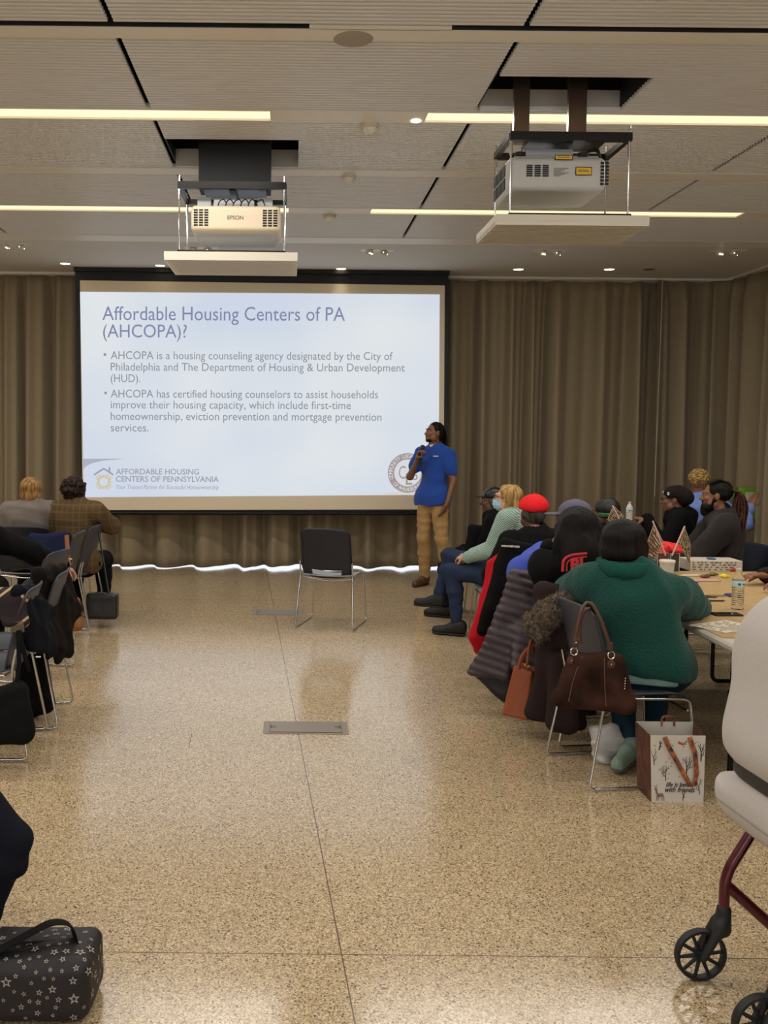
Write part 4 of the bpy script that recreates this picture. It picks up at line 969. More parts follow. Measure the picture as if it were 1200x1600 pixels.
p = at(792, 854, Y4-.19)
chair(X4+.03, Y4+.0, -8, 'chair of the person in the red cap, hidden under a red and black jacket')
red = mat('red_fleece', (178, 22, 34), .85, sheen=.05)
# red and black jacket hung on that chair
def rb(b): pass
t = thing('jacket', 'red and black jacket hanging from the chair of the person in the red cap', 'jacket', (at(760, 940, 6.5).x, 6.5, .1))
drape('black_panel', None, None, [(D(790, 850, 6.35), D(850, 860, 6.35), D(835, 960, 6.25), D(768, 960, 6.3), .03), (D(790, 860, 6.35), D(776, 880, 6.35), D(752, 985, 6.28), D(800, 985, 6.28), .025)], blackj, parent=t)
drape('red_panel', None, None, [(D(781, 872, 6.36), D(768, 880, 6.38), D(741, 995, 6.3), D(757, 1005, 6.3), .026), (D(741, 995, 6.3), D(757, 1002, 6.3), D(745, 1018, 6.3), .024)], red, parent=t)
text('NEW FOUND', .03, 'lettering', white, t, frameM(tuple(at(781, 857, 6.29)), (1, 0, -.06), (0, 0, 1)), sx=.9, bold=.002) if False else None
wpb = MB()
for k_, (dx, w_) in enumerate([(-.055, .006), (-.040, .007), (-.020, .010), (.005, .012), (.028, .008), (.048, .010)]): wpb.box(tuple(at(798, 853, 6.30)+Vector((dx, 0, -.002*k_*.5))), (w_, .004, .006 if k_ % 2 else .005))
wpb.build('white_print', white, t, world=True)
# person in grey cap and blue jacket leaning on the chair back
Y5 = 5.98; X5 = at(915, 850, Y5).x
bluef = mat('blue_fleece', (64, 82, 176), .8, sheen=.08, bump=.05, scale=80)
L5 = lambda px, py, Y, P=None: None
loc5 = lambda px, py, Y: tuple(Matrix.Rotation(-math.radians(35), 3, 'Z') @ (at(px, py, Y)-Vector((X5-.05, Y5, 0))))
J5 = dict(head=(-.02, .03, 1.155), hip=(0, 0, .5), chest=(0, -.02, .88), wrists=[loc5(848, 866, 6.25), (.2, .38, .76)], poles=[(-1, -.35, -.5), (.5, -.3, -.8)], neck=(0, 0, 1.02), shz=.955)
blue5 = Person('person in a grey cap and royal blue jacket, elbow over a chair back', (X5-.05, Y5, 0), 35, skin_m, .009, J5, hr=(.6, -.05, 0)); blue5.finish()
def ex5(b):
    s_ = blue5.sh[0]; e = blue5.el[0]+np.array((-.045, -.02, .02)); b.cap(s_, e, .10, .115, k=.03); b.cap(e, blue5.wr[0], .112, .08, k=.03)
blue5.top('jacket', bluef, .03, extra=ex5, hem=.46, amp=.008, sc=12, neck=.06); blue5.legs('trousers', denim); [blue5.shoe(i, blks) for i in (0, 1)]
ballcap(blue5, mat('grey_cap', (96, 94, 108), .8))
e5 = blue5.el[0]
MB().tube([Vector(e5)+Vector((.0, -.08, -.04)), Vector(e5)+Vector((.02, -.09, -.12)), Vector(e5)+Vector((.08, -.09, -.12)), Vector(e5)+Vector((.09, -.08, -.07))], .003, 6, fillet=.04).build('drawstring', white, blue5.t, smooth=True)
chair(X5-.06, Y5+.0, -75, 'chair of the person in blue, hidden under a quilted brown coat')
# woman with long black hair, black hoodie
Y6 = 5.38; X6 = at(902, 850, Y6).x
loc6 = lambda px, py, Y: tuple(Matrix.Rotation(math.radians(12), 3, 'Z') @ (at(px, py, Y)-Vector((X6, Y6, 0))))
J6 = dict(hip=(-.0, 0, .53), chest=(0, -.02, .92), neck=(0, 0, 1.02), head=(0, .02, 1.165), shw=.175, shz=.94, wrists=[loc6(858, 856, 5.52), (.2, .35, .78)], poles=[(-.1, -.75, -1), (.4, -.3, -.8)], hands=[dict(d=(.6, .1, .8), n=(.7, 0, -.5), curl=.6), dict()])
hood6 = Person('woman with long black hair in a black hooded sweatshirt with red lettering', (X6+.0, Y6, 0), -12, skin_m, .0085, J6, hr=(0, .05, 0), fat=1.12, face=0); hood6.finish()
def ex6(b):
    s_, e = hood6.sh[0], hood6.el[0]; b.cap(s_, e, .08, .068, k=.03); b.cap(e, hood6.wr[0], .066, .048, k=.02); b.cap(hood6.neck+(-.08, -.07, -.03), hood6.neck+(.08, -.07, -.03), .05, k=.04)
top6 = hood6.top('hooded_sweatshirt', blackj, .026, extra=ex6, hem=.46, amp=.013, sc=18); hood6.legs('trousers', blkc); [hood6.shoe(i, blks) for i in (0, 1)]
lbh = hair_mat('long_black_hair', (20, 11, 10), (7, 4, 4), 70, (1, 1, .05), .6, .9)
hood6.hair(lbh, [('e', (0, -.025, .025), (.112, .115, .098)), ('e', (0, -.085, -.09), (.130, .075, .15)), ('c', (-.085, -.03, 0), (-.085, -.09, -.20), .045, .035), ('c', (.09, -.03, 0), (.09, -.09, -.22), .045, .04), ('e', (.015, -.125, -.17), (.115, .065, .16)), ('e', (0, .11, -.02), (.06, .07, .1), dict(op='s'))], .006, 42, stretch=(1, 1, .15))
rp = mat('red_print', (206, 52, 60), .7)
t6 = hood6.t; MM = Matrix.Translation(t6.location) @ Matrix.Rotation(t6.rotation_euler.z, 4, 'Z')
o6 = at(879, 893, Y6-.215); xx = (at(910, 888, Y6-.215)-o6).normalized()
text('BL', .088, 'lettering', rp, top6, frameM(tuple(o6+Vector((.04, -.008, .005))), tuple(xx), (0, .15, 1)), bold=.004, extrude=.006)
MB().tube([o6, o6+Vector((.002, 0, .065)), o6+Vector((.04, 0, .09)), o6+Vector((.13, 0, .10))], .008, 6, fillet=.03, flat=(.6, 1, 0, 1, 0)).tube([o6+Vector((.022, -.002, 0)), o6+Vector((.022, 0, .05)), o6+Vector((.05, 0, .072)), o6+Vector((.13, 0, .082))], .004, 6, fillet=.02, flat=(.6, 1, 0, 1, 0)).build('lettering', rp, top6, world=True)
chair(X6+.10, Y6+.0, -82, 'chair under the woman with long black hair, hidden by a fur-trimmed coat')
# woman in green fleece
Y7 = 4.84; X7 = at(985, 1000, Y7).x
green = mat('green_fleece', (28, 74, 66), .9, sheen=.15, bump=.8, scale=90)
M7 = math.radians(-22)
def loc7(px, py, Y): v = at(px, py, Y)-Vector((X7, Y7, 0)); return tuple(Matrix.Rotation(-M7, 3, 'Z') @ v)
J7 = dict(hip=(.07, 0, .53), hipw=.10, chest=(0.02, -.03, .88), neck=(-.03, -.02, 1.02), head=(-.045, .0, 1.150), shw=.195, shz=.92, side=(1, 0, -.05),
          wrists=[loc7(925, 925, 5.36), loc7(1092, 952, 5.25)], poles=[(-1, -.1, -.25), (.8, -.9, -.5)], knees=[(-.14, .38, .50), (.12, .42, .50)], ankles=[tuple(np.array(loc7(986, 1146, 4.86))*(1, 1, 0)+(0, 0, .10)), (.12, .32, .09)], toes=[tuple(np.array(loc7(966, 1188, 4.72))*(1, 1, 0)+(0, 0, .03)), (.14, .47, .03)],
          hands=[dict(curl=.6), dict(curl=.4)])
teal = Person('woman with a black bob in a green fleece pullover, seen from behind', (X7, Y7, 0), -22, skin_m, .0085, J7, hr=(.0, .0, .0), fat=1.12, face=0)
teal.body.ell(teal.T((-.02, .02, -.14)), (.05, .05, .05)); teal.finish()
def ex7(b):
    for i in (0, 1): b.cap(teal.sh[i], teal.el[i], .085, .078, k=.04); b.cap(teal.el[i], teal.wr[i], .078, .05, k=.03)
    b.cap(teal.hip+(.02, -.01, .1), teal.chest, .185, .18, k=.05, fl=(0, 1, 0, .80)); b.cap(teal.hip+(-.06, -.02, .02), teal.hip+(.08, -.02, .02), .145, k=.05, fl=(0, 1, 0, .9)); b.cap(teal.neck+(-.1, -.0, -.045), teal.neck+(.1, -.0, -.045), .08, k=.05)
    b.cap(teal.neck+(0, -.02, -.02), teal.neck+(0, -.015, .035), .100, .082, k=.02)
teal.top('fleece_pullover', green, .03, extra=ex7, hem=.50, amp=.014, sc=15, neck=.070, seed=12)
b = SDF(.008, .02); b.cap(teal.hip+(-.07, -.02, .0), teal.hip+(.08, -.02, .0), .136, fl=(0, 1, 0, .9)); b.plane((0, 0, .455), (0, 0, -1)); b.plane((0, 0, .56), (0, 0, 1)); b.disp = folds(.003, 14, 2); b.mesh('undershirt', mat('mint_shirt', (160, 196, 184), .8), teal.t)
tj = mat('teal_jeans', (28, 52, 66), .85, bump=.2, scale=300, var=.15)
b = SDF(.008, .015)
for k_ in range(8):
    a, a2 = [math.radians(150+k*30) for k in (k_, k_+1)]
    b.cap(teal.neck+(.122*math.cos(a), -.02+.105*math.sin(a), .012+.012*math.sin(a)), teal.neck+(.122*math.cos(a2), -.02+.105*math.sin(a2), .012+.012*math.sin(a2)), .026, fl=(0, 0, 1, 1.5))
b.disp = folds(.003, 20, 4); b.mesh('collar', mat('green_collar', (31, 80, 71), .9, bump=.5, scale=120), teal.t)
teal.legs('jeans', tj, .014, .9, res=.009)
mint = mat('mint_sneaker', (132, 152, 138), .7, bump=.3, scale=200)
for i in (0, 1): teal.shoe(i, mint, mat('grey_sole', (80, 84, 80), .6))
bob = hair_mat('black_bob', (22, 14, 12), (6, 4, 4), 80, (1, 1, .04), .5, .9)
teal.hair(bob, [('e', (0, -.02, .025), (.108, .110, .094)), ('e', (0, -.035, -.045), (.112, .092, .085)), ('c', (-.09, -.01, -.02), (-.088, .0, -.095), .028, .022), ('c', (.09, -.01, -.02), (.088, .0, -.095), .028, .022), ('e', (0, .11, -.03), (.06, .07, .1), dict(op='s')), ('e', (0, -.03, -.175), (.15, .15, .06), dict(op='s', k=.02))], .003, 60, stretch=(1, 1, .05))
hoop(teal, [(-.098, .0, -.095)], .021)
c7 = chairS; c7.location = (gz(995, 1205).x-.07, gz(995, 1205).y, 0); c7.rotation_euler.z = math.radians(-82)
# person on the rollator, cut by the right edge
cream = mat('oatmeal_sweatshirt', (192, 186, 182), .9, sheen=.05, bump=.25, scale=160)
Y8 = 2.78; X8 = 1.60
J8 = dict(hip=(-.0, .05, .60), hipw=.12, chest=(0, -.02, .98), neck=(0, .10, 1.20), head=(0, .17, 1.36), shw=.21, shz=1.07, knees=[(-.15, .52, .56), (.15, .52, .56)], ankles=[(-.15, .56, .09), (.15, .56, .09)], wrists=[(-.2, .42, .80), (.2, .42, .80)])
big = Person('person in an oatmeal hooded sweatshirt sitting on a rollator at the right edge', (X8, Y8, 0), -84, skin_d, .011, J8, fat=1.25, face=0); big.finish()
def ex8(b):
    b.box((-.01, .06, .90), (.33, .27, .32), R=rotm(0, -.17, 0), rnd=.19, k=.05); b.box((-.01, .03, .570), (.31, .25, .105), rnd=.10, k=.02); b.cap((-.22, -.0, 1.0), (.22, -.0, 1.0), .12, k=.08)
    for i in (0, 1): b.cap(big.sh[i], big.el[i], .085, .075, k=.05)
    # the belt squeezes the waist
    ringp = [np.array((.34*math.cos(a), .02+.30*math.sin(a), .655)) for a in np.linspace(PI, 2*PI, 9)]
    for p_, q_ in zip(ringp[:-1], ringp[1:]): b.cap(p_, q_, .028, op='s', k=.05)
btop = big.top('hooded_sweatshirt', cream, .03, extra=ex8, hem=.47, amp=.009, sc=9, neck=.09, seed=5)
b = SDF(.010, .03)
for a0 in range(7):
    a = math.radians(200+a0*23); a2 = math.radians(200+(a0+1)*23)
    b.cap(big.neck+(.16*math.cos(a), -.05+.15*math.sin(a), .0+.02*math.sin(a0)), big.neck+(.16*math.cos(a2), -.05+.15*math.sin(a2), .02*math.sin(a0+1)), .05, fl=(0, 0, 1, 1.25))
b.disp = folds(.006, 16, 3); b.mesh('hood', mat('grey_hood', (180, 178, 184), .9, sheen=.1, bump=.2, scale=160), big.t)
big.legs('trousers', blkc, .015, .93, res=.012); [big.shoe(i, blks) for i in (0, 1)]
big.hair(blk_hair, [('e', (0, -.025, .02), (.085, .105, .09)), ('e', (0, .1, -.03), (.06, .07, .1), dict(op='s'))], .003)
from mathutils.bvhtree import BVHTree
def bvh_of(o):
    me = o.data; Mw = Matrix.Identity(4); q = o.parent
    while q is not None: Mw = Matrix.Translation(q.location) @ Matrix.Rotation(q.rotation_euler.z, 4, 'Z') @ Mw; q = q.parent
    if o.parent is None: Mw = Matrix.Translation(o.location)
    return BVHTree.FromPolygons([Mw @ v.co for v in me.vertices], [tuple(p.vertices) for p in me.polygons])
bsw = bvh_of(btop)
def girdle(z, off, c0=Vector((1.60, 2.79, 0)), a0=-.1, a1=PI+.1, n=26):
    out = []
    for a in np.linspace(a0, a1, n):
        d_ = Vector((-math.sin(a), math.cos(a), 0)); h_, n_, _, _ = bsw.ray_cast(c0+Vector((0, 0, z))+d_*1.2, -d_); out.append(h_+d_*off if h_ is not None else c0+Vector((0, 0, z))+d_*.3)
    return out
MB().tube(girdle(.545, .001), .003, 6).build('hem_seam', mat('seam_thread', (150, 142, 136), .8), btop, smooth=True, world=True)

# --- beyond the table
# woman in dark slouch hat
Y9 = 8.3; X9 = at(1060, 800, Y9).x
def locp(P, a, X, Y):
    return lambda px, py, yy: tuple(Matrix.Rotation(-math.radians(a), 3, 'Z') @ (at(px, py, yy)-Vector((X, Y, 0))))
l9 = locp(None, 68, X9, Y9)
J9 = dict(head=(0, .04, 1.13), neck=(0, 0, 1.03), shz=.965, wrists=[(-.2, .42, .95), l9(1012, 808, 8.2)], poles=[(-.6, -.3, -.8), (.8, -.1, -.9)], hands=[dict(), dict(d=(-.1, 1, .15), n=(-.9, 0, -.3), curl=.9)])
J9['wrists'] = [l9(1010, 812, 8.15), (.25, .30, .75)]
J9['poles'] = [(-.5, -.2, -.9), (.5, -.3, -.8)]; J9['hands'] = [dict(d=(.0, 1, .1), n=(0, .2, -1), curl=1.0, s=1.1), dict()]
hat9 = Person('woman in a dark slouchy hat, glasses and black top reaching for a small bottle', (X9, Y9, 0), 68, skin_m, .008, J9, hr=(0, 0, 0)); hat9.finish()
hat9.top('hooded_top', blkc, .024, hem=.46, extra=lambda b: b.cap(hat9.neck+(0, -.08, -.04), hat9.neck+(0, .0, -.02), .085, .08, k=.03)); hat9.legs('trousers', blkc, res=.012); [hat9.shoe(i, blks) for i in (0, 1)]
hat9h = hat9.hair(mat('hat_knit', (34, 29, 29), .85, bump=.3, scale=60), [('e', (0, -.02, .05), (.090, .108, .078)), ('e', (0, -.085, .02), (.085, .085, .075)), ('e', (0, .10, -.03), (.08, .055, .075), dict(op='s')), ('e', (0, .02, -.08), (.15, .08, .075), dict(op='s'))], .004, 30, name='slouch_hat')
MB().box(hat9.T((.0, .088, .062)), (.008, .003, .012)).build('hat_badge', mat('silver', (220, 215, 205), .2, 1), hat9h)
MB().box(hat9.T((-.072, .045, .055)), (.002, .008, .014)).build('hat_badge', mat('silver', (220, 215, 205), .2, 1), hat9h)
glasses(hat9); hoop(hat9, [(-.088, -.005, -.055), (.088, -.005, -.055)], .024)
chair(X9+.03, Y9, 92, 'chair under the woman in the slouchy hat')
# bearded man with ponytail of braids
Y10 = 7.25; X10 = at(1117, 830, Y10).x
char = mat('charcoal_sweater', (46, 41, 39), .85, sheen=.06, bump=.1, scale=150)
J10 = dict(hip=(0, 0, .55), chest=(0, -.02, .97), neck=(0, .0, 1.09), head=(0, .05, 1.235), shw=.20, shz=1.02, wrists=[(-.15, .42, .72), (.15, .42, .72)], poles=[(-.6, -.3, -.8), (.6, -.3, -.8)])
beard = Person('bearded man with a long braided ponytail in a charcoal sweater, in profile', (X10+.05, Y10, 0), 70, skin_m, .0075, J10, hr=(0, .02, 0), fat=1.12); beard.finish()
beard.top('sweater', char, .032, hem=.47, amp=.014, sc=15, collar=.008, neck=.06); beard.legs('trousers', blkc, res=.012); [beard.shoe(i, blks) for i in (0, 1)]
beard.hair(blk_hair, [('e', (0, -.026, .035), (.082, .102, .090)), ('e', (0, .10, .0), (.085, .068, .085), dict(op='s')), ('e', (0, .04, -.10), (.12, .075, .07), dict(op='s'))], .004, 60, stretch=(1, .3, 1))
beard.hair(blk_hair, [('e', (0, .045, -.085), (.052, .055, .045)), ('e', (0, .06, -.125), (.035, .04, .04)), ('c', (-.062, .01, -.03), (-.045, .04, -.09), .016, .022), ('c', (.062, .01, -.03), (.045, .04, -.09), .016, .022), ('c', (-.022, .088, -.044), (.022, .088, -.044), .006, .006), ('e', (0, .095, -.06), (.022, .02, .008), dict(op='s', k=.004))], .003, 120, name='beard', res=.006)
g = random.Random(8); br2 = hair_mat('brown_braids', (92, 52, 40), (20, 12, 10), 60, (1, 1, 1), .5, .3)
rt = []
for x in np.linspace(-.04, .04, 34):
    dy = g.uniform(-.055, .045); rt.append([(x*.7, -.11, .05), (x*1.4, -.165+dy*.4, .035), (x*1.8, -.175+dy, -.07), (x*2.0+g.uniform(-.02, .02), -.165+dy, -.17-.02*g.random()), (x*2+g.uniform(-.02, .02), -.16+dy*.9, -.25-.07*g.random())])
strands(beard, br2, rt, 'braid', r=.0075); MB().tube([Vector(beard.T((.032*math.cos(a), -.145, .035+.032*math.sin(a)))) for a in np.linspace(0, 2*PI, 14)[:-1]], .009, 8, closed=True).build('hair_tie', black, beard.t, smooth=True)
b = MB()
for x in np.linspace(-.07, .07, 8): b.tube(filleted([Vector(beard.T((x, .055, .09))), Vector(beard.T((x*.9, -.02, .132))), Vector(beard.T((x*.5, -.10, .085)))], .08, n=4), .007, 6)
b.build('braid', blk_hair, beard.t, smooth=True)
chair(X10+.06, Y10, 100, 'chair under the bearded man in charcoal')
# person with short golden curls and blue shirt
Y11 = 8.95; X11 = at(1092, 780, Y11).x
J11 = dict(head=(0, .02, 1.25), neck=(0, 0, 1.11), chest=(0, -.02, .98), shz=1.05, hip=(0, 0, .56), wrists=[(-.15, .4, .75), l9(1176, 792, 9.1)])
l11 = locp(None, -10, X11, Y11); J11['wrists'] = [(-.15, .4, .75), l11(1166, 792, 9.1)]; J11['hands'] = [dict(), dict(d=(.3, .3, .8), curl=.3)]
curls = Person('person with short golden curly hair in a light blue shirt, facing the curtain', (X11, Y11, 0), -15, skin_m, .0085, J11, hr=(-.3, 0, 0)); curls.finish()
curls.top('shirt', mat('light_blue_shirt', (112, 134, 196), .75), .018, hem=.48, collar=.003, amp=.008); curls.legs('trousers', denim, res=.012); [curls.shoe(i, blks) for i in (0, 1)]
gold = mat('golden_curls', (196, 158, 88), .6, bump=1.0, scale=90, kind='voronoi', col2=(92, 62, 30))
b = SDF(.006, .008); g = np.random.default_rng(2); R = np.array(curls.hr)
b.ell(curls.T((0, -.02, .035)), (.084, .102, .086), R=R, k=.01)
for i in range(150):
    v = nrm(g.normal(size=3)); v[2] = abs(v[2])*(1 if g.random() > .3 else -.4)
    if v[1] > .55 and v[2] < .45: continue
    b.ell(curls.T((v[0]*.084, -.02+v[1]*.102, .035+v[2]*.086)), .014, k=.004)
b.mesh('curly_hair', gold, curls.t)
chair(X11, Y11+.02, -10, 'chair under the person in the light blue shirt')
# person in black head covering between the row and the table
Y12 = 7.75; X12 = at(950, 805, Y12).x
J12 = dict(head=(0, .03, 1.055), neck=(0, 0, .93), chest=(0, -.02, .80), shz=.87, hip=(0, 0, .45))
J12['knees'] = [(-.13, .40, .44), (.13, .40, .44)]
black12 = Person('person in a black and green head wrap, mostly hidden behind the two dark-haired women', (X12, Y12, 0), 60, skin_d, .010, J12); black12.finish()
black12.top('jacket', blkc, .025, hem=.40); black12.legs('trousers', blkc, res=.012); [black12.shoe(i, blks) for i in (0, 1)]
black12.hair(mat('dark_wrap', (16, 17, 17), .5, bump=.3, scale=40), [('e', (0, -.03, .035), (.092, .105, .085)), ('e', (0, .1, -.04), (.07, .06, .08), dict(op='s'))], .006, 30, name='head_wrap')
MB().tube([Vector(black12.T((-.098*math.cos(a), -.03-.112*math.sin(a), -.01))) for a in np.linspace(-.5, 2.4, 14)], .012, 8, flat=(1.4, .5, 0, 0, 1)).build('wrap_band', mat('green_band', (40, 96, 60), .7), black12.t, smooth=True)
chair(X12, Y12, 60, 'chair under the person in the black and green head wrap')
# person cut by the right edge, hands on the table
X13 = at(1200, 890, 6.05).x+.42
J13 = dict(wrists=[(-.2, .42, .80), (.12, .40, .80)], hands=[dict(d=(0, 1, .05), n=(0, 0, -1), curl=.35), dict(d=(-.2, 1, .1), n=(0, 0, -1), curl=.35)])
edge = Person('person in a dark brown top at the right picture edge, hands on the table', (X13, 6.0, 0), 92, skin_m, .010, J13, face=0); edge.finish()
edge.top('sweater', mat('dark_brown_knit', (44, 34, 30), .9, bump=.3, scale=80), .03, sleeves=(.9, .9), hem=.46); edge.legs('trousers', blkc, res=.012); [edge.shoe(i, blks) for i in (0, 1)]
edge.hair(blk_hair, [('e', (0, -.025, .03), (.085, .105, .09)), ('e', (0, .1, -.03), (.06, .07, .1), dict(op='s'))], .003)
chair(X13+.02, 6.0, 92, 'chair under the person at the right end of the table')

# --- left-hand side
def rear_chair(px, py, label, src=None, deg=80):
    o = Matrix.Rotation(math.radians(deg), 3, 'Z') @ Vector((-.252, -.30, 0)); c = gz(px, py)-o; return chair(c.x, c.y, deg, label, src)
Yl = 8.35
def tweed():
    m = mat('tweed', (104, 84, 56), .9, bump=.4, scale=200); nt = m.node_tree; N = nt.nodes; L = nt.links; b = N['Principled BSDF']; tc = N.new('ShaderNodeTexCoord')
    w1 = N.new('ShaderNodeTexWave'); w1.inputs['Scale'].default_value = 6; w2 = N.new('ShaderNodeTexWave'); w2.inputs['Scale'].default_value = 5; w2.bands_direction = 'Z'
    L.new(tc.outputs['Object'], w1.inputs[0]); L.new(tc.outputs['Object'], w2.inputs[0]); mx = N.new('ShaderNodeMath'); mx.operation = 'MAXIMUM'
    L.new(w1.outputs[0], mx.inputs[0]); L.new(w2.outputs[0], mx.inputs[1]); r = N.new('ShaderNodeValToRGB'); r.color_ramp.elements[0].position = .86; r.color_ramp.elements[1].position = .98
    r.color_ramp.elements[0].color = lin((92, 74, 50)); r.color_ramp.elements[1].color = lin((106, 88, 60)); L.new(mx.outputs[0], r.inputs[0]); L.new(r.outputs[0], b.inputs['Base Color']); return m
XA = at(48, 860, Yl).x; XB = at(118, 860, Yl).x
JA = dict(head=(0, .02, 1.145), neck=(0, 0, 1.04), shz=.965, shw=.185, fatx=1)
la = Person('woman with short blond hair in a grey pullover, seen from behind', (XA, Yl, 0), 4, skin_l, .009, JA, face=0, hr=(.1, 0, 0), fat=1.12); la.finish()
la.top('pullover', mat('grey_pullover', (120, 110, 104), .9, sheen=.08, bump=.3, scale=100), .024, hem=.46, collar=.012, neck=.055); la.legs('trousers', blkc, res=.012); [la.shoe(i, blks) for i in (0, 1)]
la.hair(hair_mat('dark_blond_hair', (168, 128, 76), (96, 66, 36), 50), [('e', (0, -.022, .035), (.098, .108, .088)), ('e', (0, -.04, -.04), (.095, .085, .07)), ('e', (0, .11, -.03), (.06, .07, .1), dict(op='s'))], .006, 50)
chair(XA, Yl-.0, 2, 'dark chair under the blond woman in grey')
lB = locp(None, -6, XB, Yl)
JB = dict(head=(-.0, .02, 1.15), neck=(0, 0, 1.04), shz=.97, wrists=[(-.2, .3, .7), lB(160, 818, 8.6)], poles=[(-.5, -.3, -.8), (.9, -.8, .0)], shw=.185)
JB['wrists'] = [(-.2, .3, .7), lB(150, 818, 8.75)]
lb = Person('woman with dark curly hair in a brown checked tweed jacket, arm over a chair back', (XB, Yl, 0), -6, skin_m, .009, JB, face=0, hr=(-.35, 0, 0), fat=1.08); lb.finish()
lb.top('tweed_jacket', tweed(), .026, hem=.44, amp=.006, collar=.004, neck=.06, extra=lambda b: (b.cap(lb.sh[1], lb.el[1], .075, .068), b.cap(lb.el[1], lb.wr[1], .066, .05))); lb.legs('trousers', blkc, res=.012); [lb.shoe(i, blks) for i in (0, 1)]
dk = hair_mat('dark_brown_curls', (48, 26, 18), (18, 9, 7), 60, (1, 1, 1), .4, .9)
b = SDF(.007, .012); g = np.random.default_rng(5); R = np.array(lb.hr); b.ell(lb.T((0, -.03, .02)), (.100, .108, .10), R=R)
for i in range(120):
    v = nrm(g.normal(size=3))
    if v[1] > .5: continue
    b.ell(lb.T((v[0]*.102, -.03+v[1]*.11, .02+v[2]*.10)), g.uniform(.012, .02), k=.006)
b.mesh('curly_hair', dk, lb.t)
rear_chair(140, 985, 'slate chair of the woman in tweed, black strap bag hanging from its back', chairS, 84)
tag(dup(chair0, (at(88, 800, 9.2).x, 9.2, 0), math.radians(175), 'blue-grey chair between the two heads on the left, facing us'), None)
# person cut by the left edge with outstretched arm
Y14 = 6.75; X14 = at(-48, 870, Y14).x
l14 = locp(None, 8, X14, Y14)
J14 = dict(head=(.02, .02, 1.09), neck=(0, 0, .97), shz=.90, shw=.19, wrists=[(-.2, .3, .7), l14(98, 885, 7.1)], poles=[(-.5, -.3, -.8), (1, -.3, -.0)], hands=[dict(), dict(curl=.6)])
le = Person('person in black at the left edge stretching an arm along the chair backs', (X14, Y14, 0), 8, skin_l, .009, J14, face=0); le.finish()
le.top('sweater', blkc, .024, hem=.45, extra=lambda b: (b.cap(le.sh[1], le.el[1], .072, .068), b.cap(le.el[1], le.wr[1], .068, .055))); le.legs('trousers', blkc, res=.012); [le.shoe(i, blks) for i in (0, 1)]
le.hair(hair_mat('auburn_hair', (120, 70, 44), (60, 32, 20), 50), [('e', (0, -.022, .03), (.098, .108, .092)), ('e', (0, -.04, -.05), (.096, .08, .07)), ('e', (0, .11, -.03), (.06, .07, .1), dict(op='s'))], .005)
chair(X14, Y14, 6, 'dark chair under the person in black at the left edge')
# ------------------------------------------------------------------ chairs, coats and bags on the left
rear_chair(44, 1190, 'slate chair nearest us on the left, black shoulder bag hanging from its back', chairS, 93)
rear_chair(91, 1141, 'slate chair second from us on the left, plaid scarf over its back', chairS, 93)
chair(-1.85, 6.55, 80, 'chair on the left hidden under the dark brown coat', chairS)
rear_chair(118, 1006, 'slate chair on the left just behind the dark brown coat, tan bag on its back', chairS, 90)
bluecoat = mat('dark_blue_coat', (26, 34, 58), .85); navyc = mat('navy_coat', (14, 16, 25), .85, bump=.1, scale=100); brnc = mat('dark_brown_coat', (25, 19, 17), .85, bump=.1, scale=100)
drape('coat', 'dark blue coat over a chair back between the grey pullover and the tweed jacket', 'coat', [(D(52, 842, 7.9), D(104, 838, 7.9), D(104, 900, 7.8), D(56, 900, 7.8), .04)], bluecoat)
drape('coat', 'very dark brown coat hanging from a chair back on the left, pointed hem', 'coat',
      [(D(58, 895, 5.35), D(96, 890, 5.8), D(124, 952, 5.9), D(62, 960, 5.35), .030), (D(62, 945, 5.35), D(122, 950, 5.9), D(127, 962, 5.9), D(108, 974, 5.8), .014), (D(62, 945, 5.35), D(112, 955, 5.75), D(108, 1018, 5.6), D(76, 1000, 5.35), .018), (D(78, 990, 5.4), D(108, 985, 5.6), D(106, 1022, 5.6), D(90, 1034, 5.5), .012)], brnc, disp=folds(.010, 20, 3, (1.6, 1.6, .2)), res=.010, k=.02)
drape('coat', 'navy coat heaped over the chair at the left, below the plaid scarf', 'coat',
      [(D(28, 925, 4.9), D(50, 922, 5.2), D(76, 955, 5.3), D(34, 985, 4.9), .03), (D(34, 955, 4.9), D(76, 952, 5.3), D(82, 1012, 5.2), D(48, 1010, 4.95), .018), (D(66, 980, 5.15), D(82, 980, 5.25), D(86, 1020, 5.2), D(74, 1028, 5.15), .012)], navyc, disp=folds(.010, 18, 4, (1.3, 1.3, .3)), res=.010, k=.02)
def plaid():
    m = mat('plaid_wool', (54, 46, 46), .9); nt = m.node_tree; N = nt.nodes; L = nt.links; b = N['Principled BSDF']; tc = N.new('ShaderNodeTexCoord'); mp = N.new('ShaderNodeMapping'); mp.inputs['Rotation'].default_value = (0, .7, 0); L.new(tc.outputs['Object'], mp.inputs[0])
    outs = []
    for dr in ('X', 'Z'):
        w = N.new('ShaderNodeTexWave'); w.inputs['Scale'].default_value = 9; w.bands_direction = dr; L.new(mp.outputs[0], w.inputs[0])
        w2 = N.new('ShaderNodeTexWave'); w2.inputs['Scale'].default_value = 1.6; w2.bands_direction = dr; L.new(mp.outputs[0], w2.inputs[0])
        q = N.new('ShaderNodeMath'); q.operation = 'MULTIPLY'; L.new(w.outputs[0], q.inputs[0]); L.new(w2.outputs[0], q.inputs[1]); outs.append(q.outputs[0])
    mx = N.new('ShaderNodeMath'); mx.operation = 'MAXIMUM'; L.new(outs[0], mx.inputs[0]); L.new(outs[1], mx.inputs[1])
    r = N.new('ShaderNodeValToRGB'); r.color_ramp.elements[0].position = .6; r.color_ramp.elements[1].position = .75; r.color_ramp.elements[0].color = lin((46, 40, 42)); r.color_ramp.elements[1].color = lin((176, 150, 110)); L.new(mx.outputs[0], r.inputs[0]); L.new(r.outputs[0], b.inputs['Base Color']); return m
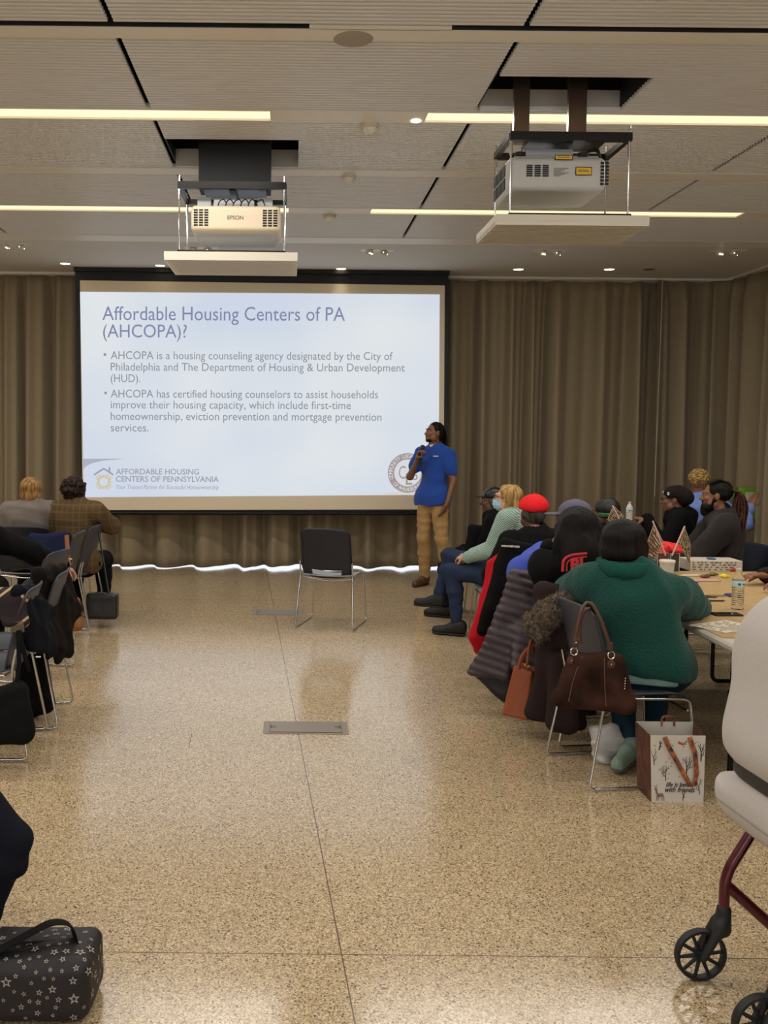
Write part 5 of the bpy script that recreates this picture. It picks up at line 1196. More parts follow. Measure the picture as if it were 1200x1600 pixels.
t = thing('scarf', 'dark plaid scarf with cream stripes over the chair back at the left edge', 'scarf', tuple(D(20, 950, 4.9)))
drape('cloth', None, None, [(D(-24, 925, 4.95), D(22, 922, 4.95), D(36, 935, 4.9), D(-10, 965, 4.85), .026), (D(-6, 940, 4.88), D(34, 935, 4.9), D(38, 972, 4.85), D(10, 975, 4.82), .020)], plaid(), parent=t, res=.008, k=.02, disp=folds(.008, 22, 5))
b = MB()
for x in np.linspace(17, 36, 9): p = at(x, 980, 4.82); b.tube([p+Vector((0, 0, .03)), p+Vector((.003, 0, -.025))], .004, 5)
b.build('fringe', mat('fringe_wool', (110, 100, 84), .9), t, world=True)
def bag_sdf(name, pts, th, m, parent, disp=None, res=.008, k=.03):
    b = SDF(res, k); b.quad(*[tuple(p) for p in pts], th); b.disp = disp or folds(.006, 14, 6); return b.mesh(name, m, parent, world=True)
blkleather = mat('black_leather', (18, 18, 19), .42, bump=.1, scale=50, coat=.2); blkn = mat('black_nylon', (15, 15, 16), .8, bump=.2, scale=30)
# black sack hanging near left
t = thing('shoulder_bag', 'slouchy black shoulder bag hanging low from the nearest chair on the left', 'bag', tuple(D(22, 1165, 4.9)))
bag_sdf('body', [D(-20, 1100, 4.72), D(28, 1082, 4.72), D(34, 1145, 4.68), D(-16, 1152, 4.68)], .055, blkn, t, folds(.010, 16, 2, (1.5, 1.5, .5)))
MB().tube([at(24, 1085, 4.70), at(30, 1040, 4.72), at(29, 985, 4.78)], .012, 8, flat=(.4, 1, 0, 1, 0)).tube([at(46, 1050, 4.75), at(36, 1015, 4.75), at(30, 985, 4.78)], .012, 8, flat=(.4, 1, 0, 1, 0)).build('strap', blkn, t, world=True, smooth=True)
# black backpack
t = thing('backpack', 'black backpack hanging behind the chair legs on the left', 'bag', tuple(D(55, 1118, 5.6)))
bag_sdf('body', [D(36, 1030, 5.6), D(62, 1028, 5.6), D(70, 1098, 5.55), D(40, 1112, 5.55)], .05, blkc, t); MB().tube([at(68, 1085, 5.5), at(76, 1092, 5.5), at(84, 1100, 5.5)], .006, 6).build('strap', blkc, t, world=True)
MB().box(tuple(at(60, 1026, 5.54)), (.015, .004, .004)).build('clip', chrome, t, world=True)
# tan shoulder bag
tan = mat('tan_leather', (138, 84, 38), .6, bump=.1, scale=60)
t = thing('shoulder_bag', 'tan leather shoulder bag with buckled strap hanging from a chair on the left', 'bag', tuple(D(115, 985, 7.1)))
bag_sdf('body', [D(108, 940, 7.15), D(118, 940, 7.15), D(121, 978, 7.1), D(108, 982, 7.1)], .035, tan, t)
MB().tube([at(104, 836, 7.3), at(107, 880, 7.25), at(109, 925, 7.15), at(116, 945, 7.1)], .017, 8, flat=(.25, 1, 0, 1, 0)).build('strap', tan, t, world=True, smooth=True)
for y in (877, 905): 
    p = at(108.5, y, 7.17); MB().tube([p+Vector((sx*.02, 0, sz*.018)) for sx, sz in ((-1, -1), (1, -1), (1, 1), (-1, 1))], .004, 6, closed=True).build('buckle', mat('brass', (190, 150, 90), .3, 1), t, world=True)
# black box handbag standing/hanging right of the left chairs
t = thing('handbag', 'square black handbag hanging by a long strap beside the tweed jacket', 'bag', tuple(D(158, 971, 8.15)))
b = SDF(.008, .01); A, B = at(134, 968, 8.1), at(183, 928, 8.1); b.box(((A.x+B.x)/2, 8.15, (A.z+B.z)/2), ((B.x-A.x)/2, .06, (B.z-A.z)/2), rnd=.025); b.mesh('body', blkleather, t, world=True)
MB().tube([at(154, 830, 8.25), at(162, 880, 8.2), at(170, 928, 8.12)], .008, 8, flat=(.4, 1, 0, 1, 0)).build('strap', blkleather, t, world=True, smooth=True)
MB().tube([at(150, 929, 8.09), at(158, 925, 8.09), at(166, 929, 8.09)], .006, 6).build('handle', mat('grey_clasp', (90, 90, 95), .3, .6), t, world=True, smooth=True)
# near dark coat, cut by the left edge, on a chair
cc = at(-45, 1300, 3.0)
chair(cc.x-.40, 3.1, 90, 'chair under the dark wool coat at the lower left edge')
t = thing('coat', 'dark navy wool coat bulging in from the lower left edge', 'coat', (cc.x, 3.0, .08))
N_ = 3.0
drape('cloth', None, None, [(D(-60, 1190, N_), D(-14, 1215, N_), D(22, 1300, N_-.04), D(-60, 1330, N_), .05), (D(-60, 1300, N_), D(22, 1298, N_-.04), D(24, 1335, N_-.04), D(-5, 1420, N_), .05), (D(-60, 1310, N_), D(-5, 1400, N_), D(-25, 1470, N_), D(-90, 1470, N_), .04)], mat('navy_wool', (24, 26, 34), .95, bump=.3, scale=180), parent=t, disp=folds(.008, 9, 4), k=.06) if False else None
b = SDF(.01, .04); b.quad(D(-60, 1215, N_), D(-24, 1235, N_), D(28, 1312, N_-.04), D(-60, 1350, N_), .035); b.quad(D(-60, 1310, N_), D(29, 1310, N_-.04), D(24, 1352, N_-.04), D(-60, 1400, N_), .035); b.quad(D(-60, 1350, N_), D(20, 1352, N_), D(-16, 1430, N_), D(-80, 1500, N_), .035)
b.disp = folds(.010, 9, 4); b.mesh('cloth', mat('navy_wool', (24, 26, 34), .95, bump=.3, scale=180), t, world=True)
# star-print bag
def starmat():
    return mat('aubergine_canvas', (24, 17, 20), .6, bump=.1, scale=200)
p0 = gz(70, 1596); t = thing('duffel_bag', 'black bag printed with silver stars on the floor at the lower left corner', 'bag', (p0.x-.1, p0.y, 0), math.radians(0))
bz = .0; x1 = gz(150, 1575).x; x0 = x1-.50; yb = gz(150, 1575).y
b = SDF(.008, .03); b.box(((x0+x1)/2, yb+.02, .095), ((x1-x0)/2, .12, .092), rnd=.04); b.ell((x1-.12, yb+.02, .10), (.11, .10, .09), k=.04); b.disp = folds(.004, 12, 8)
sh_ = b.mesh('body', starmat(), t, world=True)
b = MB(); g = random.Random(5); bpy.context.view_layer.update()
def star(b, o, r, ux, uz, w=.35):
    def P(rr): return [o+ux*(rr*(1 if i % 2 == 0 else .42)*math.sin(i*PI/5+ph))+uz*(rr*(1 if i % 2 == 0 else .42)*math.cos(i*PI/5+ph)) for i in range(10)]
    ph = g.uniform(-.3, .3); A_, B_ = P(r), P(r*.55); n = len(b.V); b.raw(A_+B_, [(i, (i+1) % 10, 10+(i+1) % 10, 10+i) for i in range(10)])
bv = bvh_of(sh_); placed = []
for i in range(900):
    q = Vector((g.uniform(x0, x1+.02), yb-.4, g.uniform(.0, .25))); dr = Vector((0, 1, 0))
    if i % 3 == 0: q = Vector((g.uniform(x0, x1), g.uniform(yb-.1, yb+.1), .5)); dr = Vector((0, 0, -1))
    if i % 9 == 1: q = Vector((x1+.3, g.uniform(yb-.12, yb+.12), g.uniform(.02, .22))); dr = Vector((-1, 0, 0))
    h, n, _, _ = bv.ray_cast(q, dr)
    if h is None: continue
    r = g.choice([.007, .008, .010, .013, .017])
    if any((h-a).length < r+c_+.006 for a, c_ in placed): continue
    placed.append((h, r)); ux = n.orthogonal().normalized() if abs(n.z) > .9 else Vector((0, 0, 1)).cross(n).normalized(); star(b, h+n*.0022, r, ux, n.cross(ux) if n.cross(ux).z > 0 else -n.cross(ux))
b.build('star_print', mat('silver_print', (172, 160, 152), .45), t, world=True)
cx = gz(48, 1560).x
MB().tube([(x0+.13, yb-.09, .08), (x0+.17, yb-.08, .175), (x0+.27, yb-.03, .215), (x1-.13, yb+.01, .255), (x1-.08, yb+.03, .24), (x1-.06, yb+.03, .17)], .028, 10, fillet=.09, flat=(.15, 1, 0, 0, 1)).build('strap', blkn, t, world=True, smooth=True)
MB().tube([(x0+.15, yb-.115, .02), (x0+.15, yb-.112, .12), (x0+.17, yb-.07, .185)], .020, 10, fillet=.06, flat=(.15, 1, 0, 1, 0)).build('strap', mat('brown_webbing', (40, 30, 26), .8), t, world=True, smooth=True)
MB().tube([(x0+.05, yb-.02, .189), (x1-.12, yb+.01, .197)], .004, 6).build('zip', mat('dark_zip', (50, 40, 38), .5, .4), t, world=True)

# ------------------------------------------------------------------ coats and bags on the right
def puff(freq, amp, seed):
    f2 = folds(.006, 12, seed)
    return lambda P: -amp*np.abs(np.sin((P[:, 2]*1.0+.25*P[:, 0])*freq))+amp*.6+f2(P)
pc = mat('aubergine_quilt', (56, 44, 49), .5, bump=.1, scale=60); lining = mat('black_lining', (16, 15, 18), .5)
t = thing('coat', 'quilted dark plum down coat hanging from a chair back to the floor', 'coat', (at(800, 1060, 5.9).x, 5.9, .06))
drape('quilted_shell', None, None, [(D(806, 900, 5.78), D(868, 898, 5.78), D(850, 1000, 5.7), D(772, 990, 5.75), .04), (D(775, 985, 5.75), D(808, 990, 5.7), D(790, 1056, 5.68), D(738, 1048, 5.75), .028), (D(810, 985, 5.7), D(855, 985, 5.65), D(848, 1050, 5.6), D(806, 1040, 5.6), .035)], pc, parent=t, disp=puff(64, .010, 3))
drape('lining', None, None, [(D(745, 1052, 5.82), D(800, 1010, 5.75), D(800, 1102, 5.75), D(786, 1094, 5.78), .012)], lining, parent=t)
ct = mat('dark_brown_parka', (46, 34, 33), .75, bump=.1, scale=60); fur = mat('fur_trim', (120, 104, 86), .95, sheen=.2, bump=1, scale=70, col2=(60, 48, 40), var=.3)
t = thing('coat', 'dark brown parka with a grey fur collar hanging behind the brown handbag', 'coat', (at(880, 1120, 5.1).x, 5.1, .04))
drape('shell', None, None, [(D(850, 925, 5.14), D(915, 930, 5.15), D(908, 1040, 5.05), D(850, 1040, 5.1), .045), (D(850, 1040, 5.1), D(905, 1040, 5.05), D(905, 1130, 5.08), D(832, 1112, 5.15), .03), (D(870, 1030, 5.02), D(900, 1030, 5.0), D(888, 1130, 5.0), D(868, 1128, 5.0), .045)], ct, parent=t, disp=folds(.010, 12, 7, (1, 1, .25)))
b = SDF(.007, .02); g = np.random.default_rng(4)
fp = [D(838, 975, 5.02), D(858, 958, 4.98), D(880, 945, 4.98), D(893, 943, 5.0)]
for a, c_ in zip(fp[:-1], fp[1:]): b.cap(a, c_, .062, k=.03)
b.cap(D(838, 975, 5.02), D(842, 985, 5.0), .055)
ff = folds(.010, 70, 11); f3 = folds(.006, 170, 12); b.disp = lambda P: ff(P)+f3(P)
fo = b.mesh('fur_collar', fur, t, world=True)
# tufts of fur
bv = bvh_of(fo); me = fo.data; Mw = Matrix.Translation(t.location); g = random.Random(9); tf = MB()
for i in g.sample(range(len(me.polygons)), min(1500, len(me.polygons))):
    p = me.polygons[i]; c_ = Mw @ p.center; n = (p.normal+Vector((g.uniform(-.5, .5), g.uniform(-.5, .5), g.uniform(-.7, .3)))).normalized(); s1 = n.orthogonal().normalized()*.0022; s2 = n.cross(s1); e = c_+n*g.uniform(.012, .026)
    k_ = len(tf.V); tf.raw([c_+s1, c_-s1*.5+s2, c_-s1*.5-s2, e], [(0, 1, 3), (1, 2, 3), (2, 0, 3)])
tf.build('fur_pile', fur, t, world=True)
# orange tote
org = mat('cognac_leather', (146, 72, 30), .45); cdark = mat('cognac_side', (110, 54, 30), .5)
t = thing('handbag', 'cognac orange leather tote hanging beside the fur-collared parka', 'bag', (at(815, 1120, 5.3).x, 5.35, .05))
Z_ = 5.32
b = SDF(.006, .008)
fr4 = [at(788, 1114, Z_), at(822, 1122, Z_-.05), at(829, 1052, Z_-.03), at(806, 1043, Z_)]
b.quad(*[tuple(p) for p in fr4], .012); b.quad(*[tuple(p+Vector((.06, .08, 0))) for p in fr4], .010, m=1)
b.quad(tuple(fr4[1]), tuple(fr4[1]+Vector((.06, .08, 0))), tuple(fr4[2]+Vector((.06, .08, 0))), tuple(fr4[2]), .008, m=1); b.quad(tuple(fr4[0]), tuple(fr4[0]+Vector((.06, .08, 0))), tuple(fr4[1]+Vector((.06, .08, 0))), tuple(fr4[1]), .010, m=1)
b.mesh('body', [org, cdark], t, world=True)
MB().tube([at(810, 1046, Z_-.02), at(816, 1022, Z_-.02), at(838, 1004, Z_), at(842, 1040, Z_+.05)], .012, 8, fillet=.08, flat=(.3, 1, 0, 1, 0)).build('handle', org, t, world=True, smooth=True)
MB().tube([at(823, 1048, Z_-.04), at(826, 1015, Z_-.03), at(833, 985, Z_-.02)], .007, 8, flat=(.4, 1, 0, 1, 0)).build('strap', org, t, world=True, smooth=True)
MB().tube([at(823, 1040, Z_-.055)+Vector((.012*math.cos(a), 0, .012*math.sin(a))) for a in np.linspace(0, 2*PI, 12)[:-1]], .0025, 6, closed=True).build('ring', mat('brass', (190, 150, 90), .3, 1), t, world=True)
# brown suede handbag on the slate chair
sued = mat('brown_suede', (54, 33, 26), .78, var=.5, scale=9, bump=.15); bl = mat('brown_strap', (78, 48, 36), .45)
Z_ = 4.50
t = thing('handbag', 'large dark brown suede handbag with ringed straps hanging on the slate chair back', 'bag', (at(925, 1110, Z_).x, Z_, .42))
b = SDF(.006, .03); b.quad(tuple(at(900, 1030, Z_)), tuple(at(965, 1030, Z_)), tuple(at(980, 1100, Z_)), tuple(at(873, 1090, Z_)), .032)
b.cap(at(876, 1091, Z_), at(975, 1102, Z_), .038); b.disp = folds(.004, 14, 9)
hb = b.mesh('body', sued, t, world=True)
bv = bvh_of(hb)
def hug(px, py, off=.003):
    d = ray(px, py); h, n, _, _ = bv.ray_cast(CAM, d.normalized()); return (h+n*off) if h is not None else at(px, py, Z_-.04)
MB().tube([hug(x, y) for x, y in ((910, 1026), (900, 1048), (893, 1072), (888, 1096))], .0022, 5).tube([hug(x, y) for x, y in ((944, 1028), (944, 1050), (945, 1075), (947, 1104))], .0022, 5).build('seam', mat('light_stitch', (104, 74, 56), .7), hb, world=True)
sil = mat('silver', (220, 215, 205), .2, 1)
for (x, y) in ((897, 1018), (955, 1024)):
    c_ = at(x, y, Z_-.035); MB().tube([c_+Vector((.016*math.cos(a), 0, .018*math.sin(a))) for a in np.linspace(0, 2*PI, 16)[:-1]], .0032, 6, closed=True).build('ring', sil, t, world=True, smooth=True)
    MB().lathe([(.001, .004), (.018, .003), (.02, 0)], c=hug(x-4 if x < 920 else x, y+14, .0), R=rotm(0, PI/2, 0), n=16).lathe([(.001, .008), (.004, .006), (.005, .003)], c=hug(x-4 if x < 920 else x, y+14, .0), R=rotm(0, PI/2, 0), n=10, m=1).build('tab', [bl, sil], t, world=True)
    MB().box(at(x+(3 if x < 920 else -2), y-14, Z_-.035), (.014, .005, .02), bev=.004).lathe([(.001, .003), (.004, .002), (.005, 0)], c=at(x+(3 if x < 920 else -2), y-14, Z_-.04), R=rotm(0, PI/2, 0), n=10, m=1).build('tab', [bl, sil], t, world=True)
MB().tube([at(898, 1008, Z_-.035), at(901, 985, Z_-.03), at(909, 950, Z_-.02), at(917, 941, Z_+.02), at(926, 944, Z_), at(940, 970, Z_-.03), at(950, 1000, Z_-.035), at(953, 1012, Z_-.035)], .0085, 10, fillet=.06).build('handle', bl, t, world=True, smooth=True)
MB().tube([at(908, 1005, Z_+.03), at(905, 980, Z_+.03), at(912, 955, Z_+.03), at(921, 950, Z_+.05)], .007, 8, fillet=.05).build('handle', bl, t, world=True, smooth=True)
b = MB()
for i in range(5): b.lathe([(.001, -.004), (.004, 0), (.001, .004)], c=at(977-i*.3, 1060+i*4, Z_-.05), n=8)
b.build('charm', sil, t, world=True)
# white plastic bag
t0 = SDF(.008, .03); c_ = gz(945, 1190); t0.ell((c_.x-.0, c_.y, .10), (.075, .07, .11)); t0.ell((c_.x+.06, c_.y+.02, .07), (.06, .06, .07)); t0.disp = folds(.018, 30, 3); t0.plane((0, 0, .002), (0, 0, -1))
tag(t0.mesh('plastic_bag', mat('white_plastic_film', (196, 194, 192), .35), world=True), 'crumpled white plastic bag on the floor beside the mint shoe', 'bag')
# printed tote
Yt = gz(1050, 1253).y; xa, xb_ = gz(1018, 1253).x, gz(1096, 1251).x; zt = at(1050, 1150, Yt).z
t = thing('tote_bag', 'white shopping tote with winter tree print and lettering, standing on the floor', 'bag', ((xa+xb_)/2, Yt, 0))
wp = mat('tote_white', (206, 200, 190), .5, bump=.05, scale=20); dk_ = mat('tote_side', (46, 32, 34), .55, kind='noise', var=.5, scale=22, col2=(120, 70, 50), stretch=(3, 3, .6)); xl2, xr2 = xa-.012, xb_+.004
dpt = .17; tl, tr = xl2-.008, xr2
V = [(xa, Yt, 0), (xb_, Yt, 0), (tr-.0, Yt+.01, zt), (tl+.01, Yt+.01, zt), (xa-.0, Yt+dpt, 0), (xb_+.01, Yt+dpt, 0), (tr+.01, Yt+dpt, zt+.015), (tl-.0, Yt+dpt, zt+.015)]
def sheet(idx, m, name, th=.003):
    P = [Vector(V[i]) for i in idx]; n = (P[1]-P[0]).cross(P[2]-P[0]).normalized()*th
    return meshobj(name, P+[p+n for p in P], [(0, 1, 2, 3), (7, 6, 5, 4), (0, 4, 5, 1), (1, 5, 6, 2), (2, 6, 7, 3), (3, 7, 4, 0)], m, t, smooth=False, world=True)
sheet((0, 1, 2, 3), wp, 'front_panel'); sheet((5, 4, 7, 6), wp, 'back_panel'); sheet((4, 0, 3, 7), dk_, 'side_panel'); sheet((1, 5, 6, 2), dk_, 'side_panel'); sheet((4, 5, 1, 0), dk_, 'base_panel')
ink = mat('tote_ink', (50, 38, 36), .6); ink2 = mat('tote_brown_ink', (126, 104, 88), .6); ink3 = mat('tote_orange_ink', (176, 86, 44), .6)
def TP(u, v, off=.0035): # u across 0..1, v up 0..1 on the front panel
    a = Vector(V[0]).lerp(Vector(V[1]), u); c_ = Vector(V[3]).lerp(Vector(V[2]), u); return a.lerp(c_, v)+Vector((0, -off, 0))
def tl_(b, pts, w): b.tube([TP(*p) for p in pts], w, 5, flat=(.3, 1, 0, 1, 0))
b = MB(); g = random.Random(12)
def tree(b, u, v, h, a, dpth, w):
    u2, v2 = u+h*math.sin(a)*.8, v+h*math.cos(a)
    if not (0.01 < u2 < .99 and v2 < .99): return
    tl_(b, [(u, v), (u2, v2)], w)
    if dpth:
        for s_ in (-1, 1): tree(b, u2, v2, h*g.uniform(.6, .8), a+s_*g.uniform(.35, .7), dpth-1, w*.7)
        tree(b, (u+u2)/2, (v+v2)/2, h*.6, a+g.choice((-1, 1))*.8, dpth-1, w*.6)
tree(b, .27, .32, .10, 0, 3, .0022); tree(b, .66, .40, .13, .05, 3, .0026); tree(b, .60, .02, .07, .1, 2, .0018); tree(b, .92, .12, .11, -.2, 2, .0022); tree(b, .06, .55, .11, -.1, 2, .002); tree(b, .93, .62, .13, .0, 2, .0032); tree(b, .15, .78, .09, .4, 1, .003)
b.build('tree_print', ink, t, world=True)
b = MB()
for i in range(26): u, v = g.random(), g.uniform(.35, .97); q = TP(u*.94+.03, v, .004); b.lathe([(.001, .0006), (.003, .0004), (.003, 0)], c=q, R=rotm(0, PI/2, 0), n=8)
b.build('dot_print', ink2, t, world=True)
b = MB()  # small deer and fox
tl_(b, [(.10, .10), (.22, .11)], .009); tl_(b, [(.11, .10), (.09, .02)], .0022); tl_(b, [(.14, .10), (.13, .02)], .0022); tl_(b, [(.20, .10), (.20, .02)], .0022); tl_(b, [(.23, .10), (.24, .02)], .0022); tl_(b, [(.11, .12), (.09, .20)], .005); tl_(b, [(.09, .20), (.06, .19)], .004)
tl_(b, [(.09, .2), (.06, .25)], .0015); tl_(b, [(.09, .2), (.11, .26)], .0015); b.build('deer_print', ink2, t, world=True)
b = MB(); tl_(b, [(.50, .90), (.60, .87)], .006); tl_(b, [(.60, .87), (.66, .92)], .003); b.build('fox_print', ink3, t, world=True)
uxv = (TP(1, .2)-TP(0, .2)).normalized()
for s_, u, v, z_ in (('life is better', .27, .235, .031), ('with friends', .24, .155, .034)):
    text(s_, z_, 'lettering', ink, t, frameM(tuple(TP(u, v, .005)), tuple(uxv), (0, 0, 1)), shear=.3, bold=.0002, sx=.86)
han = mat('tote_handle', (60, 40, 42), .6, var=.5, scale=30, col2=(190, 110, 60))
MB().tube([TP(.25, .98, .008), TP(.33, .82, .012), TP(.55, .50, .014), TP(.72, .27, .012), TP(.80, .27, .012), TP(.84, .45, .012), TP(.80, .75, .012), TP(.70, .98, .008)], [.011]*8, 8, fillet=0, flat=(.18, 1, 0, 1, 0)).build('handle', han, t, world=True, smooth=True)
for u in (.05, .35, .62): 
    q = Vector(V[7]).lerp(Vector(V[6]), u+.1); MB().tube([q+Vector((0, 0, -.02)), q+Vector((.0, 0, .025)), q+Vector((.06, 0, .025)), q+Vector((.06, 0, -.02))], .006, 6, fillet=.02).build('handle', han, t, world=True, smooth=True) if u == .35 else None

# ------------------------------------------------------------------ tables
tm = mat('folding_table_top', (186, 180, 168), .55); kraft = mat('kraft_paper', (176, 148, 106), .75, bump=.08, scale=15, var=.06)
XT0 = gz(1082, 972, .74).x-.03; ZT = .74
def table(x0, x1, y0, y1, label, paper=None):
    t = thing('folding_table', label, 'table', ((x0+x1)/2, (y0+y1)/2, 0), 0)
    b = SDF(.0125, .01) if False else MB(); b.span((x0, y0, ZT-.045), (x1, y1, ZT-.004), bev=.012); b.build('tabletop', tm, t, world=True)
    for sy in (y0+.25, y1-.25):
        MB().tube([(x0+.09, sy, ZT-.05), (x0+.09, sy, .02), (x1-.09, sy, .02), (x1-.09, sy, ZT-.05)], .014, 8, fillet=.05).tube([(x0+.09, sy, .35), (x1-.09, sy, .35)], .011, 8).build('leg_frame', dark, t, world=True, smooth=True)
    MB().tube([((x0+x1)/2, y0+.25, .35), ((x0+x1)/2, (y0+y1)/2, ZT-.05)], .009, 6).tube([((x0+x1)/2, y1-.25, .35), ((x0+x1)/2, (y0+y1)/2, ZT-.05)], .009, 6).build('brace', dark, t, world=True, smooth=True)
    return t
table(XT0, XT0+.76, 4.28, 6.72, 'long folding table beside the seated row, covered in brown paper'); table(XT0+.765, XT0+1.525, 4.28, 6.72, 'second folding table pushed against the first, right side')
tag(MB().span((XT0+.02, 4.5, ZT-.0035), (XT0+1.51, 6.70, ZT)).build('table_cover', kraft, world=True), 'brown kraft paper sheet covering the two folding tables', 'table cover')
xf = gz(1166, 815, .74).x; yf = gz(1166, 815, .74).y
t = table(xf-.0, xf+.9, yf, yf+.62, 'pale folding table by the corner curtain with the green bag on it') if xf+.9 < 5.15 else table(xf, 5.12, yf, yf+.62, 'pale folding table by the corner curtain with the green bag on it')
# green bag
gm = mat('lime_bag', (122, 190, 36), .35, bump=.15, scale=9, var=.15)
gy = yf+.35
t = thing('gift_bag', 'bright lime green bag standing on the far table beside the curtain', 'bag', (at(1166, 805, gy).x, gy, ZT))
b = SDF(.009, .02); A, B = at(1146, 812, gy), at(1182, 762, gy); b.box(((A.x+B.x)/2, gy, (ZT+B.z)/2+.003), ((B.x-A.x)/2, .06, (B.z-ZT)/2), rnd=.02); b.disp = folds(.009, 14, 5); b.mesh('body', gm, t, world=True)
MB().span((at(1160, 780, gy).x, gy-.075, at(1160, 782, gy).z), (at(1174, 780, gy).x, gy-.068, at(1160, 768, gy).z)).build('label_panel', white, t, world=True)
# things on the table
def on(px, py): return gz(px, py, ZT)
def poster(m1, c1, c2, c3, label, quad_px, Y, seed, pole):
    t = thing('paper_flag', label, 'flag', tuple(at(*pole[0], Y)), group=None)
    P = [at(*q, Y+.0) for q in quad_px]; n = (P[1]-P[0]).cross(P[3]-P[0]).normalized()*.0015; 
    if n.y > 0: n = -n
    meshobj('sheet', P+[p-n*2 for p in P], [(0, 1, 2, 3), (7, 6, 5, 4), (0, 4, 5, 1), (1, 5, 6, 2), (2, 6, 7, 3), (3, 7, 4, 0)], mat(m1, c1, .6), t, smooth=False, world=True)
    g = random.Random(seed); b = MB()
    def Q(u, v): return P[0].lerp(P[1], u).lerp(P[3].lerp(P[2], u), v)+n
    for (u0, v0, u1, v1, m) in [(0, 0, 1, .04, 0), (0, .96, 1, 1, 0), (0, 0, .04, 1, 0), (.96, 0, 1, 1, 0)]+[(u_, .1+.11*r, min(u_+g.uniform(.05, .16), .92), .1+.11*r+.06, g.choice((0, 1, 0))) for r in range(8) for u_ in np.arange(.08, .85, .15)]:
        b.raw([Q(u0, v0), Q(u1, v0), Q(u1, v1), Q(u0, v1)], [(0, 1, 2, 3)], m)
    b.build('print', [mat('print_cream', c2, .6), mat('print_gold', c3, .6)], t, world=True)
    MB().tube([at(*pole[0], Y), at(*pole[1], Y)], .005, 6).build('stick', mat('pink_stick', (216, 176, 160), .5), t, world=True)
FY = on(1040, 893).y+.03
poster('flag_brown', (84, 58, 52), (196, 176, 140), (150, 110, 60), 'brown patterned paper flag left of the red centrepiece', [(1022, 817), (1036, 846), (1023, 879), (1002, 873)], 6.05, 2, ((1040, 868), (1020, 814)))
poster('flag_dark', (40, 34, 34), (150, 140, 120), (120, 80, 50), 'dark patterned paper flag on a pink stick right of the red centrepiece', [(1070, 824), (1079, 850), (1078, 884), (1060, 845)], 6.0, 3, ((1050, 868), (1070, 822)))
poster('flag_dark', (40, 34, 34), (150, 140, 120), (120, 80, 50), 'small printed sheet held up between the two dark-haired women', [(958, 790), (975, 806), (965, 822), (949, 812)], 6.9, 4, ((975, 826), (957, 790)))
bx = on(1040, 893)
t = thing('centrepiece_box', 'brown box with white frames holding red tissue between the flags', 'decoration', (bx.x, bx.y, ZT))
MB().span((bx.x-.06, bx.y, ZT), (bx.x+.02, bx.y+.09, at(1040, 864, bx.y).z)).build('box', mat('box_brown', (88, 54, 40), .6), t, world=True)
zt_ = at(1040, 864, bx.y).z
MB().span((bx.x+.025, bx.y-.02, ZT), (bx.x+.085, bx.y+.06, zt_)).build('box', mat('box_dark', (60, 48, 44), .6), t, world=True)
b = MB()
for (xa_, xb2, yy) in ((bx.x-.06, bx.x+.02, bx.y-.001), (bx.x+.025, bx.x+.085, bx.y-.021)):
    b.tube([(xa_, yy, ZT+.003), (xb2, yy, ZT+.003), (xb2, yy, zt_), (xa_, yy, zt_)], .0025, 5, closed=True)
b.build('frame_line', white, t, world=True)
b = SDF(.006, .02); b.ell((bx.x+.02, bx.y+.03, zt_+.03), (.085, .06, .045)); f1_ = folds(.016, 40, 3); b.disp = f1_; b.mesh('tissue', mat('red_tissue', (224, 40, 40), .6), t, world=True)
# newspaper-print box
c_ = on(1118, 893); Yb = c_.y; t = thing('printed_box', 'low white printed box behind the water bottle on the table', 'box', (c_.x, Yb, ZT))
xA, xB = at(1079, 890, Yb).x, at(1160, 890, Yb).x; zB = at(1120, 881, Yb+.0).z
zB = ZT+.075
b = MB(); b.span((xA, Yb, ZT), (xB, Yb+.2, zB), bev=.002); b.build('body', mat('box_white', (196, 186, 170), .6), t, world=True)
b = MB(); g = random.Random(6)
for r in range(4):
    x = xA+.012
    while x < xB-.03: w = g.uniform(.008, .03); b.span((x, Yb-.0012, ZT+.01+.016*r), (min(x+w, xB-.01), Yb-.0002, ZT+.018+.016*r)); x += w+g.uniform(.006, .03)
b.build('print', mat('newsprint_ink', (110, 96, 84), .7), t, world=True)
MB().span((xA+.15, Yb+.05, zB), (xA+.2, Yb+.1, zB+.012), bev=.003).build('lid_tab', mat('blue_grey', (80, 96, 130), .6), t, world=True)
